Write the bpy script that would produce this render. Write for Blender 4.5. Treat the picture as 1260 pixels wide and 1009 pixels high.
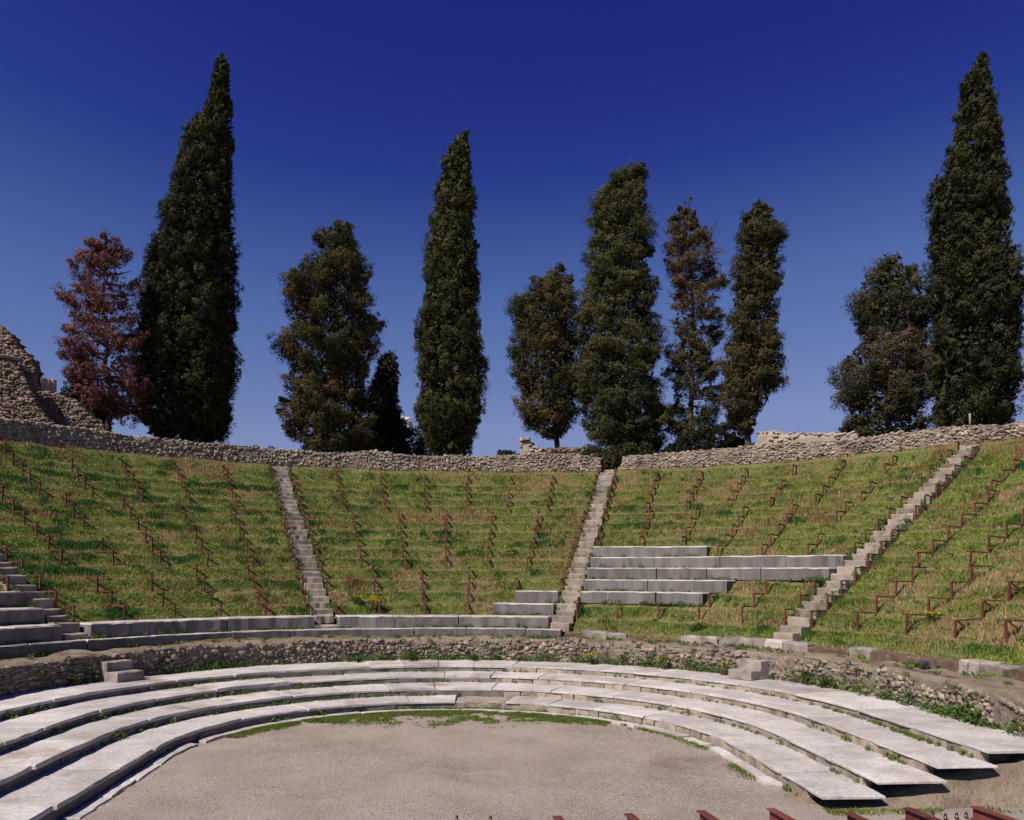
import bpy, math
import numpy as np
from mathutils import Vector, Matrix

for o in list(bpy.data.objects):
    bpy.data.objects.remove(o)
scene = bpy.context.scene
COL = scene.collection
rad = math.radians

# ------------------------------------------------------------------ camera
F, YH, CX, CD, CH, YAW, ROLL = 964.286, 711.468, 0.1395, 13.1728, 2.9869, 0.081318, -0.0062258
cam_d = bpy.data.cameras.new('camera')
cam = bpy.data.objects.new('camera', cam_d)
COL.objects.link(cam)
scene.camera = cam
cam_d.sensor_fit = 'HORIZONTAL'
cam_d.sensor_width = 36.0
cam_d.lens = 36.0 * F / 1260.0
cam_d.shift_y = (YH - 504.5) / 1260.0
cam_d.shift_x = math.sin(ROLL) * (YH - 504.5) / 1260.0
cam_d.clip_end = 9000.0
cam.location = (CX, -CD, CH)
fwd = Matrix.Rotation(-YAW, 4, 'Z') @ Matrix.Rotation(rad(90), 4, 'X') @ Matrix.Rotation(-ROLL, 4, 'Z')
cam.rotation_euler = fwd.to_euler()

# ------------------------------------------------------------------ sky and sun
SUN_EL = rad(48)
SUN_AZ = rad(-130)          # measured from +Y towards +X: the sun stands to the left, a little behind the camera
w = bpy.data.worlds.new('World')
scene.world = w
w.use_nodes = True
nt = w.node_tree
bg = nt.nodes['Background']
sky = nt.nodes.new('ShaderNodeTexSky')
sky.sky_type = 'NISHITA'
sky.sun_disc = False
sky.sun_elevation = SUN_EL
sky.sun_rotation = SUN_AZ
sky.altitude = 1500.0
sky.air_density = 1.0
sky.dust_density = 0.3
sky.ozone_density = 4.0
# deep-blue film rendering of the sky: one tone curve per channel, the same in every direction
sp = nt.nodes.new('ShaderNodeSeparateColor'); cb = nt.nodes.new('ShaderNodeCombineColor')
nt.links.new(sky.outputs[0], sp.inputs[0])
for k, pts in enumerate((((0.0, 0.0), (0.69, 0.0115), (0.83, 0.018), (1.148, 0.066), (2.02, 0.165), (4.0, 0.205), (10.0, 0.21)),
                         ((0.0, 0.0), (1.255, 0.0195), (1.50, 0.036), (2.045, 0.115), (3.48, 0.218), (7.0, 0.26), (12.0, 0.265)),
                         ((0.0, 0.0), (2.55, 0.162), (2.99, 0.200), (3.85, 0.305), (5.9, 0.415), (9.0, 0.445), (15.0, 0.45)))):
    mx = pts[-1][0]
    q = nt.nodes.new('ShaderNodeMath'); q.operation = 'DIVIDE'; q.inputs[1].default_value = mx
    nt.links.new(sp.outputs[k], q.inputs[0])
    cr = nt.nodes.new('ShaderNodeValToRGB')
    el = cr.color_ramp.elements
    while len(el) < len(pts): el.new(0.5)
    for e, (p, v) in zip(el, pts):
        e.position = p / mx; e.color = (v, v, v, 1)
    q2 = nt.nodes.new('ShaderNodeMath'); q2.operation = 'DIVIDE'; q2.inputs[1].default_value = 0.06
    nt.links.new(q.outputs[0], cr.inputs[0]); nt.links.new(cr.outputs[0], q2.inputs[0]); nt.links.new(q2.outputs[0], cb.inputs[k])
nt.links.new(cb.outputs[0], bg.inputs[0])
bg.inputs[1].default_value = 0.06
sd = bpy.data.lights.new('sun', 'SUN')
sd.energy = 5.0
sd.angle = rad(0.5)
sd.color = (1.0, 0.915, 0.81)
sun = bpy.data.objects.new('sun', sd)
COL.objects.link(sun)
sdir = Vector((math.sin(SUN_AZ) * math.cos(SUN_EL), math.cos(SUN_AZ) * math.cos(SUN_EL), math.sin(SUN_EL)))
sun.rotation_euler = sdir.to_track_quat('Z', 'Y').to_euler()
vs = scene.view_settings
vs.view_transform = 'Standard'
vs.look = 'None'
vs.exposure = 0.3
vs.gamma = 1.0
vs.use_curve_mapping = False
scene.cycles.max_bounces = 6
scene.cycles.diffuse_bounces = 1

# ------------------------------------------------------------------ measures of the theatre (metres)
RP, DR, DZ, ZP = 9.964, 0.70, 0.36686, 1.87      # front of the lowest seat row, row depth, row rise, its height
RL, ZL, ZWALK = 9.72, 1.525, 1.27
RW, ZW = 21.256, 7.685
NR = 16
ZK, Z1, Z2, Z3, Z4 = 0.022, 0.20, 0.365, 0.53, 0.69
# radius at -90, 0, +90 degrees of: kerb, four tier fronts, retaining wall
ARC = {'K': (4.35, 4.42, 4.76), 'S1': (4.60, 4.69, 4.98), 'S2': (5.54, 5.56, 5.77), 'S3': (6.38, 6.58, 6.66),
       'S4': (7.42, 7.52, 7.46), 'B': (8.50, 8.95, 8.70)}
YEND = -3.22

def stair_mid(i, R):
    t = np.clip((np.asarray(R, float) - RP) / (RW - RP), 0, 1)
    b, m = ((-56.7, -57.0), (-19.4, -19.0), (19.7, 18.9), (56.6, 55.9), (94.4, 94.0), (-94.4, -94.0))[i]
    return np.radians(b + (m - b) * t)
STAIR_W = 0.62
STAIRS = [5, 0, 1, 2, 3, 4]      # from the left

def pix(px, py, R):
    """point where the line of sight of a photo pixel meets the upright cylinder of radius R round the theatre's centre"""
    u, v = px - 630.0, py - 504.5
    c, s = math.cos(ROLL), math.sin(ROLL)
    a = (c * u + s * v) / F
    b = (YH - (504.5 - s * u + c * v)) / F
    dx = math.cos(YAW) * a + math.sin(YAW)
    dy = -math.sin(YAW) * a + math.cos(YAW)
    A = dx * dx + dy * dy
    B = 2 * (CX * dx - CD * dy)
    C = CX * CX + CD * CD - R * R
    t = (-B + math.sqrt(max(B * B - 4 * A * C, 0))) / (2 * A)
    return Vector((CX + t * dx, -CD + t * dy, CH + t * b)), t

# ------------------------------------------------------------------ helpers
def new(name, me, parent=None):
    o = bpy.data.objects.new(name, me)
    COL.objects.link(o)
    if parent is not None:
        o.parent = parent
    return o

def tag(o, label=None, cat=None, group=None, kind=None):
    if label: o['label'] = label
    if cat: o['category'] = cat
    if group: o['group'] = group
    if cat and not kind: kind = 'thing'
    if kind: o['kind'] = kind
    return o

def empty(name, loc=(0, 0, 0)):
    o = bpy.data.objects.new(name, None)
    COL.objects.link(o)
    o.location = loc
    o.empty_display_size = 0.2
    return o

def mesh(name, verts, faces, mats, smooth=False, midx=None, col=None):
    me = bpy.data.meshes.new(name)
    verts = np.asarray(verts, np.float32)
    if isinstance(faces, np.ndarray):
        n, k = faces.shape
        me.vertices.add(len(verts)); me.vertices.foreach_set('co', verts.ravel())
        me.loops.add(n * k); me.loops.foreach_set('vertex_index', faces.astype(np.int32).ravel())
        me.polygons.add(n)
        me.polygons.foreach_set('loop_start', np.arange(0, n * k, k, dtype=np.int32))
        me.polygons.foreach_set('loop_total', np.full(n, k, np.int32))
        if smooth: me.polygons.foreach_set('use_smooth', np.ones(n, bool))
        if midx is not None: me.polygons.foreach_set('material_index', midx.astype(np.int32))
        me.update(calc_edges=True)
    else:
        me.from_pydata([tuple(v) for v in verts.tolist()], [], faces)
        if smooth: me.polygons.foreach_set('use_smooth', np.ones(len(me.polygons), bool))
    for m in (mats if isinstance(mats, (list, tuple)) else [mats]):
        me.materials.append(m)
    if col is not None:
        a = me.color_attributes.new('col', 'FLOAT_COLOR', 'POINT')
        c4 = np.ones((len(verts), 4), np.float32); c4[:, :3] = col
        a.data.foreach_set('color', c4.ravel())
    return me

def vnoise(P, scale, seed=0):
    """value noise in -1..1 of an (n,2) or (n,3) array"""
    P = np.asarray(P, float) * scale
    if P.shape[1] == 2:
        P = np.c_[P, np.zeros(len(P))]
    I = np.floor(P).astype(np.int64); f = P - I
    f = f * f * (3 - 2 * f)
    def h(ix, iy, iz):
        n = (ix * 374761393 + iy * 668265263 + iz * 2147483647 + seed * 144269) & 0xffffffff
        n = ((n ^ (n >> 13)) * 1274126177) & 0xffffffff
        n = n ^ (n >> 16)
        return (n & 0xffff) / 32767.5 - 1
    r = 0
    for a in (0, 1):
        for b in (0, 1):
            for c in (0, 1):
                wgt = (f[:, 0] if a else 1 - f[:, 0]) * (f[:, 1] if b else 1 - f[:, 1]) * (f[:, 2] if c else 1 - f[:, 2])
                r = r + wgt * h(I[:, 0] + a, I[:, 1] + b, I[:, 2] + c)
    return r

def fbm(P, scale, seed=0, o=3):
    return sum(vnoise(P, scale * 2 ** k, seed + k) * 0.5 ** k for k in range(o))

def sstep(a, b, x):
    t = np.clip((x - a) / (b - a), 0, 1)
    return t * t * (3 - 2 * t)

# ------------------------------------------------------------------ materials
def surf(name, c1, c2, scale=3.0, c3=None, s3=1.0, t3=(0.55, 0.7), c4=None, s4=0.5, t4=(0.5, 0.7), bump=0.3, bscale=40.0, rough=0.85,
         isl=0.0, objv=0.0, stretch=(1, 1, 1), attr=None, trans=0.0, bdist=0.02, spec=0.25, fine=0.0, fscale=60.0):
    m = bpy.data.materials.new(name)
    m.use_nodes = True
    t = m.node_tree
    N, L = t.nodes, t.links
    bs = N['Principled BSDF']
    bs.inputs['Roughness'].default_value = rough
    bs.inputs['Specular IOR Level'].default_value = spec
    geo = N.new('ShaderNodeNewGeometry')
    mp = N.new('ShaderNodeMapping'); mp.inputs['Scale'].default_value = stretch
    L.new(geo.outputs['Position'], mp.inputs['Vector'])
    def noise(s, det=4, vec=None):
        n = N.new('ShaderNodeTexNoise'); n.inputs['Scale'].default_value = s; n.inputs['Detail'].default_value = det
        n.inputs['Roughness'].default_value = 0.6
        L.new(vec or mp.outputs[0], n.inputs['Vector'])
        return n.outputs['Fac']
    def ramp(fac, a, b):
        r = N.new('ShaderNodeMapRange'); r.inputs['From Min'].default_value = a; r.inputs['From Max'].default_value = b
        r.clamp = True; r.interpolation_type = 'SMOOTHSTEP'
        L.new(fac, r.inputs['Value'])
        return r.outputs[0]
    def mix(fac, A, B, mode='MIX'):
        x = N.new('ShaderNodeMix'); x.data_type = 'RGBA'; x.blend_type = mode
        if hasattr(fac, 'is_output'): L.new(fac, x.inputs['Factor'])
        else: x.inputs['Factor'].default_value = fac
        for k, v in (('A', A), ('B', B)):
            sck = [i for i in x.inputs if i.name == k and i.type == 'RGBA'][0]
            if hasattr(v, 'is_output'): L.new(v, sck)
            else: sck.default_value = (*v, 1)
        return [o for o in x.outputs if o.type == 'RGBA'][0]
    if attr:
        a = N.new('ShaderNodeAttribute'); a.attribute_name = attr
        colr = a.outputs['Color']
    else:
        colr = mix(ramp(noise(scale, 5), 0.35, 0.65), c1, c2)
        if c3: colr = mix(ramp(noise(s3, 6), *t3), colr, c3)
        if c4: colr = mix(ramp(noise(s4, 5), *t4), colr, c4)
    def vary(colr, out, amt):
        r = N.new('ShaderNodeMapRange'); r.inputs['To Min'].default_value = 1 - amt; r.inputs['To Max'].default_value = 1 + amt
        L.new(out, r.inputs['Value'])
        cmb = N.new('ShaderNodeCombineColor')
        for k in range(3): L.new(r.outputs[0], cmb.inputs[k])
        return mix(1.0, colr, cmb.outputs[0], 'MULTIPLY')
    if isl: colr = vary(colr, geo.outputs['Random Per Island'], isl)
    if objv:
        oi = N.new('ShaderNodeObjectInfo'); colr = vary(colr, oi.outputs['Random'], objv)
    if fine: colr = vary(colr, noise(fscale, 2, geo.outputs['Position']), fine)
    L.new(colr, bs.inputs['Base Color'])
    if bump:
        b = N.new('ShaderNodeBump'); b.inputs['Strength'].default_value = bump; b.inputs['Distance'].default_value = bdist
        L.new(noise(bscale, 6, geo.outputs['Position']), b.inputs['Height'])
        L.new(b.outputs[0], bs.inputs['Normal'])
    if trans:
        tr = N.new('ShaderNodeBsdfTranslucent'); L.new(colr, tr.inputs['Color'])
        mx = N.new('ShaderNodeMixShader'); mx.inputs[0].default_value = trans
        L.new(bs.outputs[0], mx.inputs[1]); L.new(tr.outputs[0], mx.inputs[2])
        L.new(mx.outputs[0], N['Material Output'].inputs['Surface'])
    return m

MAT = dict(
    marble=surf('worn_marble', (0.48, 0.45, 0.435), (0.365, 0.335, 0.318), 1.3, (0.28, 0.225, 0.18), 0.8, (0.54, 0.70), (0.29, 0.265, 0.245), 6.5, (0.58, 0.72), bump=0.6, bscale=22, rough=0.85, objv=0.16, fine=0.34, fscale=16),
    riser=surf('tufa_riser', (0.34, 0.285, 0.235), (0.24, 0.20, 0.165), 4.0, (0.13, 0.11, 0.09), 3.0, (0.52, 0.72), (0.40, 0.345, 0.29), 7.0, (0.58, 0.75), bump=0.8, bscale=30, rough=0.95, objv=0.22, fine=0.3, fscale=40),
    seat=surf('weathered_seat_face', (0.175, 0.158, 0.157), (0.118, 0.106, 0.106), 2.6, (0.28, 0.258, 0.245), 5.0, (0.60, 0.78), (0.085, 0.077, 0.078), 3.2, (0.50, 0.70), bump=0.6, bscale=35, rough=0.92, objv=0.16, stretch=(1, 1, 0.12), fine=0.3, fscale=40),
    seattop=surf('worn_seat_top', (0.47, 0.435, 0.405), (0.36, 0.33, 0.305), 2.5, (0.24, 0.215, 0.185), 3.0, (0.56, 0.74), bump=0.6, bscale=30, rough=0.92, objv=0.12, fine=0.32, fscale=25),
    stair=surf('worn_stair_stone', (0.30, 0.255, 0.21), (0.215, 0.18, 0.15), 3.0, (0.13, 0.115, 0.075), 2.2, (0.50, 0.70), bump=0.9, bscale=24, rough=0.95, objv=0.25, fine=0.35, fscale=24),
    tufa_shade=surf('shade_darkened_tufa', (0.20, 0.175, 0.165), (0.135, 0.118, 0.112), 3.0, (0.075, 0.065, 0.06), 2.4, (0.52, 0.7), (0.27, 0.24, 0.22), 6.0, (0.6, 0.78), bump=0.7, bscale=30, rough=0.95, objv=0.2, fine=0.3, fscale=40),  # riser stone with the left flank's shade darkened into its colour
    ledge=surf('ledge_stone', (0.30, 0.265, 0.24), (0.205, 0.18, 0.165), 3.0, (0.13, 0.11, 0.09), 3.0, (0.52, 0.7), bump=0.7, bscale=30, rough=0.95, objv=0.18, fine=0.28, fscale=30),
    brown=surf('rotten_brown_kerb', (0.15, 0.095, 0.07), (0.09, 0.06, 0.045), 6.0, (0.22, 0.17, 0.13), 9.0, (0.55, 0.7), bump=0.8, bscale=30, rough=1.0),
    rubble=surf('rubble_stone', (0.31, 0.25, 0.20), (0.215, 0.172, 0.138), 6.0, (0.40, 0.345, 0.28), 8.0, (0.58, 0.76), (0.125, 0.10, 0.08), 1.6, (0.52, 0.72), bump=1.0, bscale=30, rough=1.0, isl=0.32, objv=0.32, fine=0.25, fscale=40),
    mortar=surf('earthy_mortar', (0.265, 0.215, 0.172), (0.18, 0.145, 0.115), 5.0, (0.10, 0.08, 0.06), 1.8, (0.50, 0.70), bump=1.0, bscale=18, rough=1.0, bdist=0.06, fine=0.3, fscale=30),
    wstone=surf('wall_stone', (0.34, 0.275, 0.22), (0.25, 0.20, 0.16), 4.0, (0.14, 0.113, 0.095), 0.9, (0.50, 0.70), (0.37, 0.305, 0.245), 7.0, (0.57, 0.76), bump=0.9, bscale=25, rough=1.0, isl=0.3, objv=0.3, fine=0.25, fscale=30),
    ruin=surf('ruin_stone', (0.20, 0.145, 0.115), (0.135, 0.097, 0.079), 4.0, (0.075, 0.056, 0.047), 0.9, (0.50, 0.70), bump=0.9, bscale=25, rough=1.0, isl=0.34, objv=0.34, fine=0.25, fscale=30),
    plaster=surf('pale_plaster', (0.36, 0.30, 0.24), (0.27, 0.225, 0.18), 2.0, (0.19, 0.155, 0.12), 1.5, (0.5, 0.7), bump=0.6, bscale=14, rough=1.0, fine=0.2, fscale=20),
    gravel=surf('gravel', (0.345, 0.292, 0.255), (0.275, 0.228, 0.195), 0.7, (0.195, 0.152, 0.12), 0.38, (0.56, 0.74), (0.37, 0.312, 0.265), 2.2, (0.55, 0.8), bump=0.8, bscale=45, rough=1.0, fine=0.55, fscale=28, bdist=0.04),
    pebble=surf('pebble', (0.36, 0.305, 0.26), (0.21, 0.168, 0.135), 14.0, bump=0, rough=1.0, isl=0.3),
    soil=surf('slope_soil', (0.15, 0.135, 0.055), (0.115, 0.135, 0.04), 1.3, (0.20, 0.145, 0.085), 2.6, (0.56, 0.74), bump=1.0, bscale=14, rough=1.0, bdist=0.05, fine=0.4, fscale=20),
    earth=surf('bank_earth', (0.24, 0.19, 0.14), (0.165, 0.128, 0.092), 2.0, (0.105, 0.082, 0.055), 1.6, (0.52, 0.7), bump=1.0, bscale=14, rough=1.0, bdist=0.06, fine=0.25, fscale=30),
    rust=surf('rusty_red_iron', (0.145, 0.042, 0.031), (0.095, 0.030, 0.024), 9.0, (0.06, 0.03, 0.026), 5.0, (0.58, 0.78), bump=0.2, bscale=60, rough=0.8, objv=0.25, spec=0.25),
    grass=surf('grass_blades', None, None, attr='col', bump=0, rough=0.9, trans=0.35, isl=0.3, spec=0.1),
    leafy=surf('weed_leaves', None, None, attr='col', bump=0, rough=0.8, trans=0.25, isl=0.3, spec=0.2),
    foliage=surf('tree_foliage', None, None, attr='col', bump=0, rough=0.9, trans=0.12, isl=0.35, spec=0.15),
    bark=surf('bark', (0.09, 0.07, 0.055), (0.055, 0.042, 0.034), 8.0, bump=0.8, bscale=25, rough=1.0, stretch=(1, 1, 0.2)),
    wood=surf('weathered_wood', (0.30, 0.26, 0.21), (0.20, 0.17, 0.14), 8.0, bump=0.4, bscale=40, rough=0.95, stretch=(1, 1, 0.2)),
    cloud=surf('cloud_white', (0.66, 0.66, 0.70), (0.58, 0.58, 0.63), 0.02, bump=0, rough=1.0, trans=0.3),
    amber=surf('amber_glass', (0.12, 0.07, 0.02), (0.08, 0.05, 0.015), 20.0, bump=0, rough=0.15, spec=0.6),
    black=surf('black_socket', (0.02, 0.02, 0.02), (0.03, 0.03, 0.03), 20.0, bump=0, rough=0.5),
)

rng = np.random.default_rng(11)

# ------------------------------------------------------------------ ground, orchestra floor, terraced slope
def polar(R0, R1, nr, th0, th1, nth, zf, name, mat, smooth=True):
    Rs = np.linspace(R0, R1, nr) if not isinstance(R0, np.ndarray) else R0
    nr = len(Rs)
    ths = np.linspace(rad(th0), rad(th1), nth)
    RR, TT = np.meshgrid(Rs, ths, indexing='ij')
    x, y = RR * np.sin(TT), RR * np.cos(TT)
    z = zf(RR.ravel(), TT.ravel())
    V = np.c_[x.ravel(), y.ravel(), z]
    i = np.arange(nr - 1)[:, None] * nth + np.arange(nth - 1)[None, :]
    Fc = np.stack([i, i + nth, i + nth + 1, i + 1], -1).reshape(-1, 4)
    return mesh(name, V, Fc, mat, smooth)

def ground_z(R, th):
    P = np.c_[R * np.sin(th), R * np.cos(th)]
    side = 1 - sstep(rad(100), rad(125), np.abs(th))
    return -0.03 + (7.62 + 0.03) * side + np.where(R > 24, 0.12 * fbm(P, 0.15, 5), 0) * np.minimum(1, (R - 21) / 5)

Rg = np.array([21.6, 23, 25, 28, 33, 40, 50, 70, 100, 160, 260, 500, 1000, 2000, 4000])
o = new('ground', polar(Rg, 0, 0, -180, 180, 241, ground_z, 'ground', MAT['soil']))
tag(o, kind='structure')

def floor_mesh():
    n = 150
    g = np.linspace(-1, 1, n); g = np.sign(g) * (np.abs(g) ** 1.6) * 24
    X, Y = np.meshgrid(g, g - 2.0, indexing='ij')
    P = np.c_[X.ravel(), Y.ravel()]
    z = 0.012 * fbm(P, 0.5, 3) - 0.006
    V = np.c_[P, z]
    i = np.arange(n - 1)[:, None] * n + np.arange(n - 1)[None, :]
    return mesh('orchestra_floor', V, np.stack([i, i + n, i + n + 1, i + 1], -1).reshape(-1, 4), MAT['gravel'], True)
tag(new('orchestra_floor', floor_mesh()), kind='structure')

def slope_z(R, th, fine=True):
    u = (R - RP) / DR
    n = np.floor(u); f = u - n
    st = (n - 1 + 0.70 * sstep(0.0, 0.70, f) + 0.30 * sstep(0.86, 1.0, f)) * DZ
    lin = (u - 0.97) * DZ
    P = np.c_[R * np.sin(th), R * np.cos(th)]
    k = 0.25 + 0.30 * vnoise(P, 0.8, 21)
    z = ZP + st * (1 - k) + lin * k - 0.045 + 0.27 * sstep(15.3, 16.0, u)
    z = np.where(R < 9.7, 1.15, z)
    for i in range(4):
        z = z - 0.42 * (1 - sstep(0.24, 0.40, np.abs(th - stair_mid(i, R)) * R)) * (u > -0.2)
    z = z + 0.035 * fbm(P, 0.9, 31) + (0.03 * vnoise(P, 4.0, 41) if fine else 0)
    return z
o = new('terraced_slope', polar(np.r_[9.66, np.linspace(9.74, 21.7, 172)], 0, 0, -112, 112, 640, slope_z, 'terraced_slope', MAT['soil']))
tag(o, kind='structure')

# ------------------------------------------------------------------ curves of the lower tiers: arc, then straight flanks
def arc_r(key, th):
    l, c, r = ARC[key]
    t = np.clip(np.asarray(th, float) / rad(90), -1, 1)
    return np.where(t < 0, c + (l - c) * t * t, c + (r - c) * t * t)

def curve(key, s, off=0.0):
    """s in degrees within +-90 runs round the arc; beyond, each further degree is 0.1 m down the flank"""
    s = np.asarray(s, float)
    th = np.radians(np.clip(s, -90, 90))
    r = arc_r(key, th) + off
    x = r * np.sin(th); y = r * np.cos(th)
    over = np.maximum(np.abs(s) - 90, 0) * 0.1
    return np.stack([x, y - over], -1)
S_END = 90 + (-YEND) / 0.1
S_LEFT = 140.0

def prism(front, back, z0, z1, ch=0.012, wear=0.004, seed=0):
    """block between two polylines (front, back: same count, left to right) with a worn upper edge"""
    r = np.random.default_rng(seed)
    n = len(front)
    front = front + r.normal(0, wear, front.shape)
    poly = np.concatenate([front, back[::-1]])
    c = poly.mean(0)
    def ring(inset, z, jit):
        d = c - poly
        ln = np.linalg.norm(d, axis=1, keepdims=True)
        return np.c_[poly + d / ln * inset, np.full(len(poly), z) + r.normal(0, jit, len(poly))]
    m = len(poly)
    V = np.concatenate([ring(0.0, z0, 0), ring(0.0, z1 - ch, wear), ring(ch * 1.2, z1, wear * 0.4)])
    fc = []
    for k in range(m):
        j = (k + 1) % m
        fc += [(j, k, m + k, m + j), (m + j, m + k, 2 * m + k, 2 * m + j)]
    for k in range(n - 1):     # top as quads
        fc.append((2 * m + k, 2 * m + k + 1, 2 * m + m - 2 - k, 2 * m + m - 1 - k)[::-1])
    return V, fc

def block(name, parent, front, back, z0, z1, mat, ch=0.012, wear=0.004, seed=0, tilt=0.0):
    V, fc = prism(front, back, z0, z1, ch, wear, seed)
    return new(name, mesh(name, V, fc, mat), parent)

# fill under the tiers
def fill_mesh():
    ss = np.concatenate([np.linspace(-S_LEFT, -90, 12), np.linspace(-88, 88, 120), np.linspace(90, S_END - 4, 12)])
    rows = [('S1', 0.06, -0.1), ('S1', 0.06, Z1 - 0.055), ('S2', 0.06, Z1 - 0.055), ('S2', 0.06, Z2 - 0.055), ('S3', 0.06, Z2 - 0.055), ('S3', 0.06, Z3 - 0.055),
            ('S4', 0.06, Z3 - 0.055), ('S4', 0.06, Z4 - 0.055), ('B', 0.10, Z4 - 0.055), ('B', 0.10, 0.9), ('B', 0.25, -0.1)]
    V = np.concatenate([np.c_[curve(k, ss, off), np.full(len(ss), z)] for k, off, z in rows])
    m = len(ss)
    fc = [(a * m + i, (a + 1) * m + i, (a + 1) * m + i + 1, a * m + i + 1) for a in range(len(rows) - 1) for i in range(m - 1)]
    fc += [tuple(a * m for a in range(len(rows))), tuple(a * m + m - 1 for a in reversed(range(len(rows))))]
    return mesh('packed_fill', V, fc, MAT['earth'])
tag(new('packed_fill_terrain', fill_mesh()), kind='structure')

def walkway():
    ss = np.concatenate([np.linspace(-S_END, -90, 16), np.linspace(-89, 89, 300), np.linspace(90, S_END, 16)])
    inn = curve('B', ss, 0.03)
    th = np.radians(np.clip(ss, -90, 90)); out = np.stack([9.95 * np.sin(th), 9.95 * np.cos(th)], -1)
    fl = np.abs(ss) > 90
    out[fl, 1] = inn[fl, 1]; out[fl, 0] = np.sign(ss[fl]) * np.sqrt(9.95 ** 2 - inn[fl, 1] ** 2)
    nr = 12; V = []
    for q in range(nr):
        t = q / (nr - 1)
        P = inn * (1 - t) + out * t
        V.append(np.c_[P, ZWALK + 0.01 + 0.05 * fbm(P, 1.6, 7) - (0.05 if q == 0 else 0)])
    V = np.concatenate(V); m = len(ss)
    i = np.arange(nr - 1)[:, None] * m + np.arange(m - 1)[None, :]
    return mesh('walkway', V, np.stack([i, i + m, i + m + 1, i + 1], -1).reshape(-1, 4), MAT['earth'], True)
tag(new('walkway', walkway()), kind='structure')

TIER = [('S1', 'S2', Z1, 0.0, [-21.9, -8.7, 3.57, 17.66, 30.0, 43.2, 58.7], 'lowest of the four curved marble steps, next to the gravel'),
        ('S2', 'S3', Z2, Z1, [-23.7, -12.7, -1.85, 12.1, 27.0], 'second curved marble step up from the gravel'),
        ('S3', 'S4', Z3, Z2, [-19.7, -9.8, 0.4, 10.5, 21.0], 'third curved marble step up from the gravel'),
        ('S4', 'B', Z4, Z3, [-29.6, -14.5, -7.7, -0.95, 5.9, 13.8], 'topmost curved marble step, below the rubble wall')]
ends = [(-3.45, -3.55), (-3.36, -3.6), (-3.24, -3.5), (-3.10, -3.4)]
for ti, (kf, kb, zt, zb, joints, lab) in enumerate(TIER):
    root = tag(empty('marble_step_tier', (0, float(ARC[kf][1]), zb)), lab, 'step')
    pinv = Matrix.Translation((0, -float(ARC[kf][1]), -zb))
    js = list(joints)
    Rm = ARC[kf][1]
    s = js[0]
    while s > -S_LEFT:      # random slab lengths towards both ends
        s -= (rng.uniform(1.15, 2.0) / Rm * 57.3) if s > -90 else rng.uniform(1.2, 1.9) / 0.1
        if s > -S_LEFT + 9: js.insert(0, s)
    s = js[-1]
    while s < S_END:
        s += (rng.uniform(1.3, 2.4) / Rm * 57.3) if s < 90 else rng.uniform(1.4, 2.0) / 0.1
        if s < S_END - 9: js.append(s)
    js = [-S_LEFT] + js + [90 - ends[ti][0] / 0.1]
    for k in range(len(js) - 1):
        a, b = js[k], js[k + 1]
        gap = 0.5 / Rm
        nseg = max(5, int((b - a) / 2.2))
        ss = np.linspace(a + gap, b - gap, nseg)
        right = a > 10
        th_ = 0.045 if right else 0.06
        over = -0.016 if right else -0.010
        if ti == 0 and abs(a - 3.57) < 0.01:       # broken place: only a rough low rubble strip left
            bl = block('broken_slab', root, curve(kf, ss, 0.05), curve(kb, ss, 0.02), zb, zt - 0.025, MAT['riser'], 0.05, 0.03, 5)
            tag(bl, 'broken rough remnant where the marble slab is missing')
            bl.matrix_parent_inverse = pinv
            continue
        dzr = rng.normal(0, 0.006)
        bl = block('slab', root, curve(kf, ss, over + rng.normal(0, 0.008)), curve(kb, ss, 0.03), zt - th_, zt + dzr, MAT['marble'], 0.012, 0.009, 100 * ti + k)
        bl.matrix_parent_inverse = pinv
    # risers
    s = -S_LEFT + 1.5
    k = 0
    while s < S_END - 3.5:
        ln = rng.uniform(0.8, 1.7) if s < 8 else rng.uniform(0.28, 0.62)
        e = s + (ln / Rm * 57.3 if abs(s) < 90 else ln / 0.1)
        e = min(e, S_END - 3.2)
        g2 = (0.25 if s < 8 else 0.35) / Rm
        ss = np.linspace(s + g2, e - g2, max(3, int((e - s) / 4)))
        if not (ti == 0 and s > 0.5 and e < 20):
            off = 0.006 + rng.normal(0, 0.006)
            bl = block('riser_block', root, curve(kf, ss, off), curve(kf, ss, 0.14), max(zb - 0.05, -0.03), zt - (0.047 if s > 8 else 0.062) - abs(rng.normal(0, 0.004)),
                       MAT['riser'] if s > 8 else MAT['tufa_shade'], 0.010, 0.008, 1000 + 100 * ti + k)  # left and centre risers carry painted-in shade, the right ones plain stone
            bl.matrix_parent_inverse = pinv
        s = e; k += 1

# kerb round the gravel
root = tag(empty('orchestra_kerb', (0, 4.4, 0)), 'low flat white stone kerb edging the gravel floor', 'kerb')
pinv = Matrix.Translation((0, -4.4, 0))
for a, b in [(-140, -131.3), (-131, -122.3), (-122, -112.8), (-112.5, -104), (-103.7, -95), (-94.5, -76), (-73, -57.2), (-57, -41.2), (-41, -23), (-22.7, -8), (-7.7, 5), (5.3, 22), (22.3, 38), (38.3, 58), (59, 74), (75, 83),
             (86, 98), (98.5, 107), (107.5, 112)]:
    ss = np.linspace(a, b, 6)
    wd = rng.uniform(0.16, 0.24)
    bl = block('kerb_stone', root, curve('K', ss, rng.normal(0, 0.012)), curve('K', ss, wd), -0.05, ZK + 0.01 + rng.normal(0, 0.008), MAT['marble'], 0.012, 0.010, int(a) + 500)
    bl.matrix_parent_inverse = pinv

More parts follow.
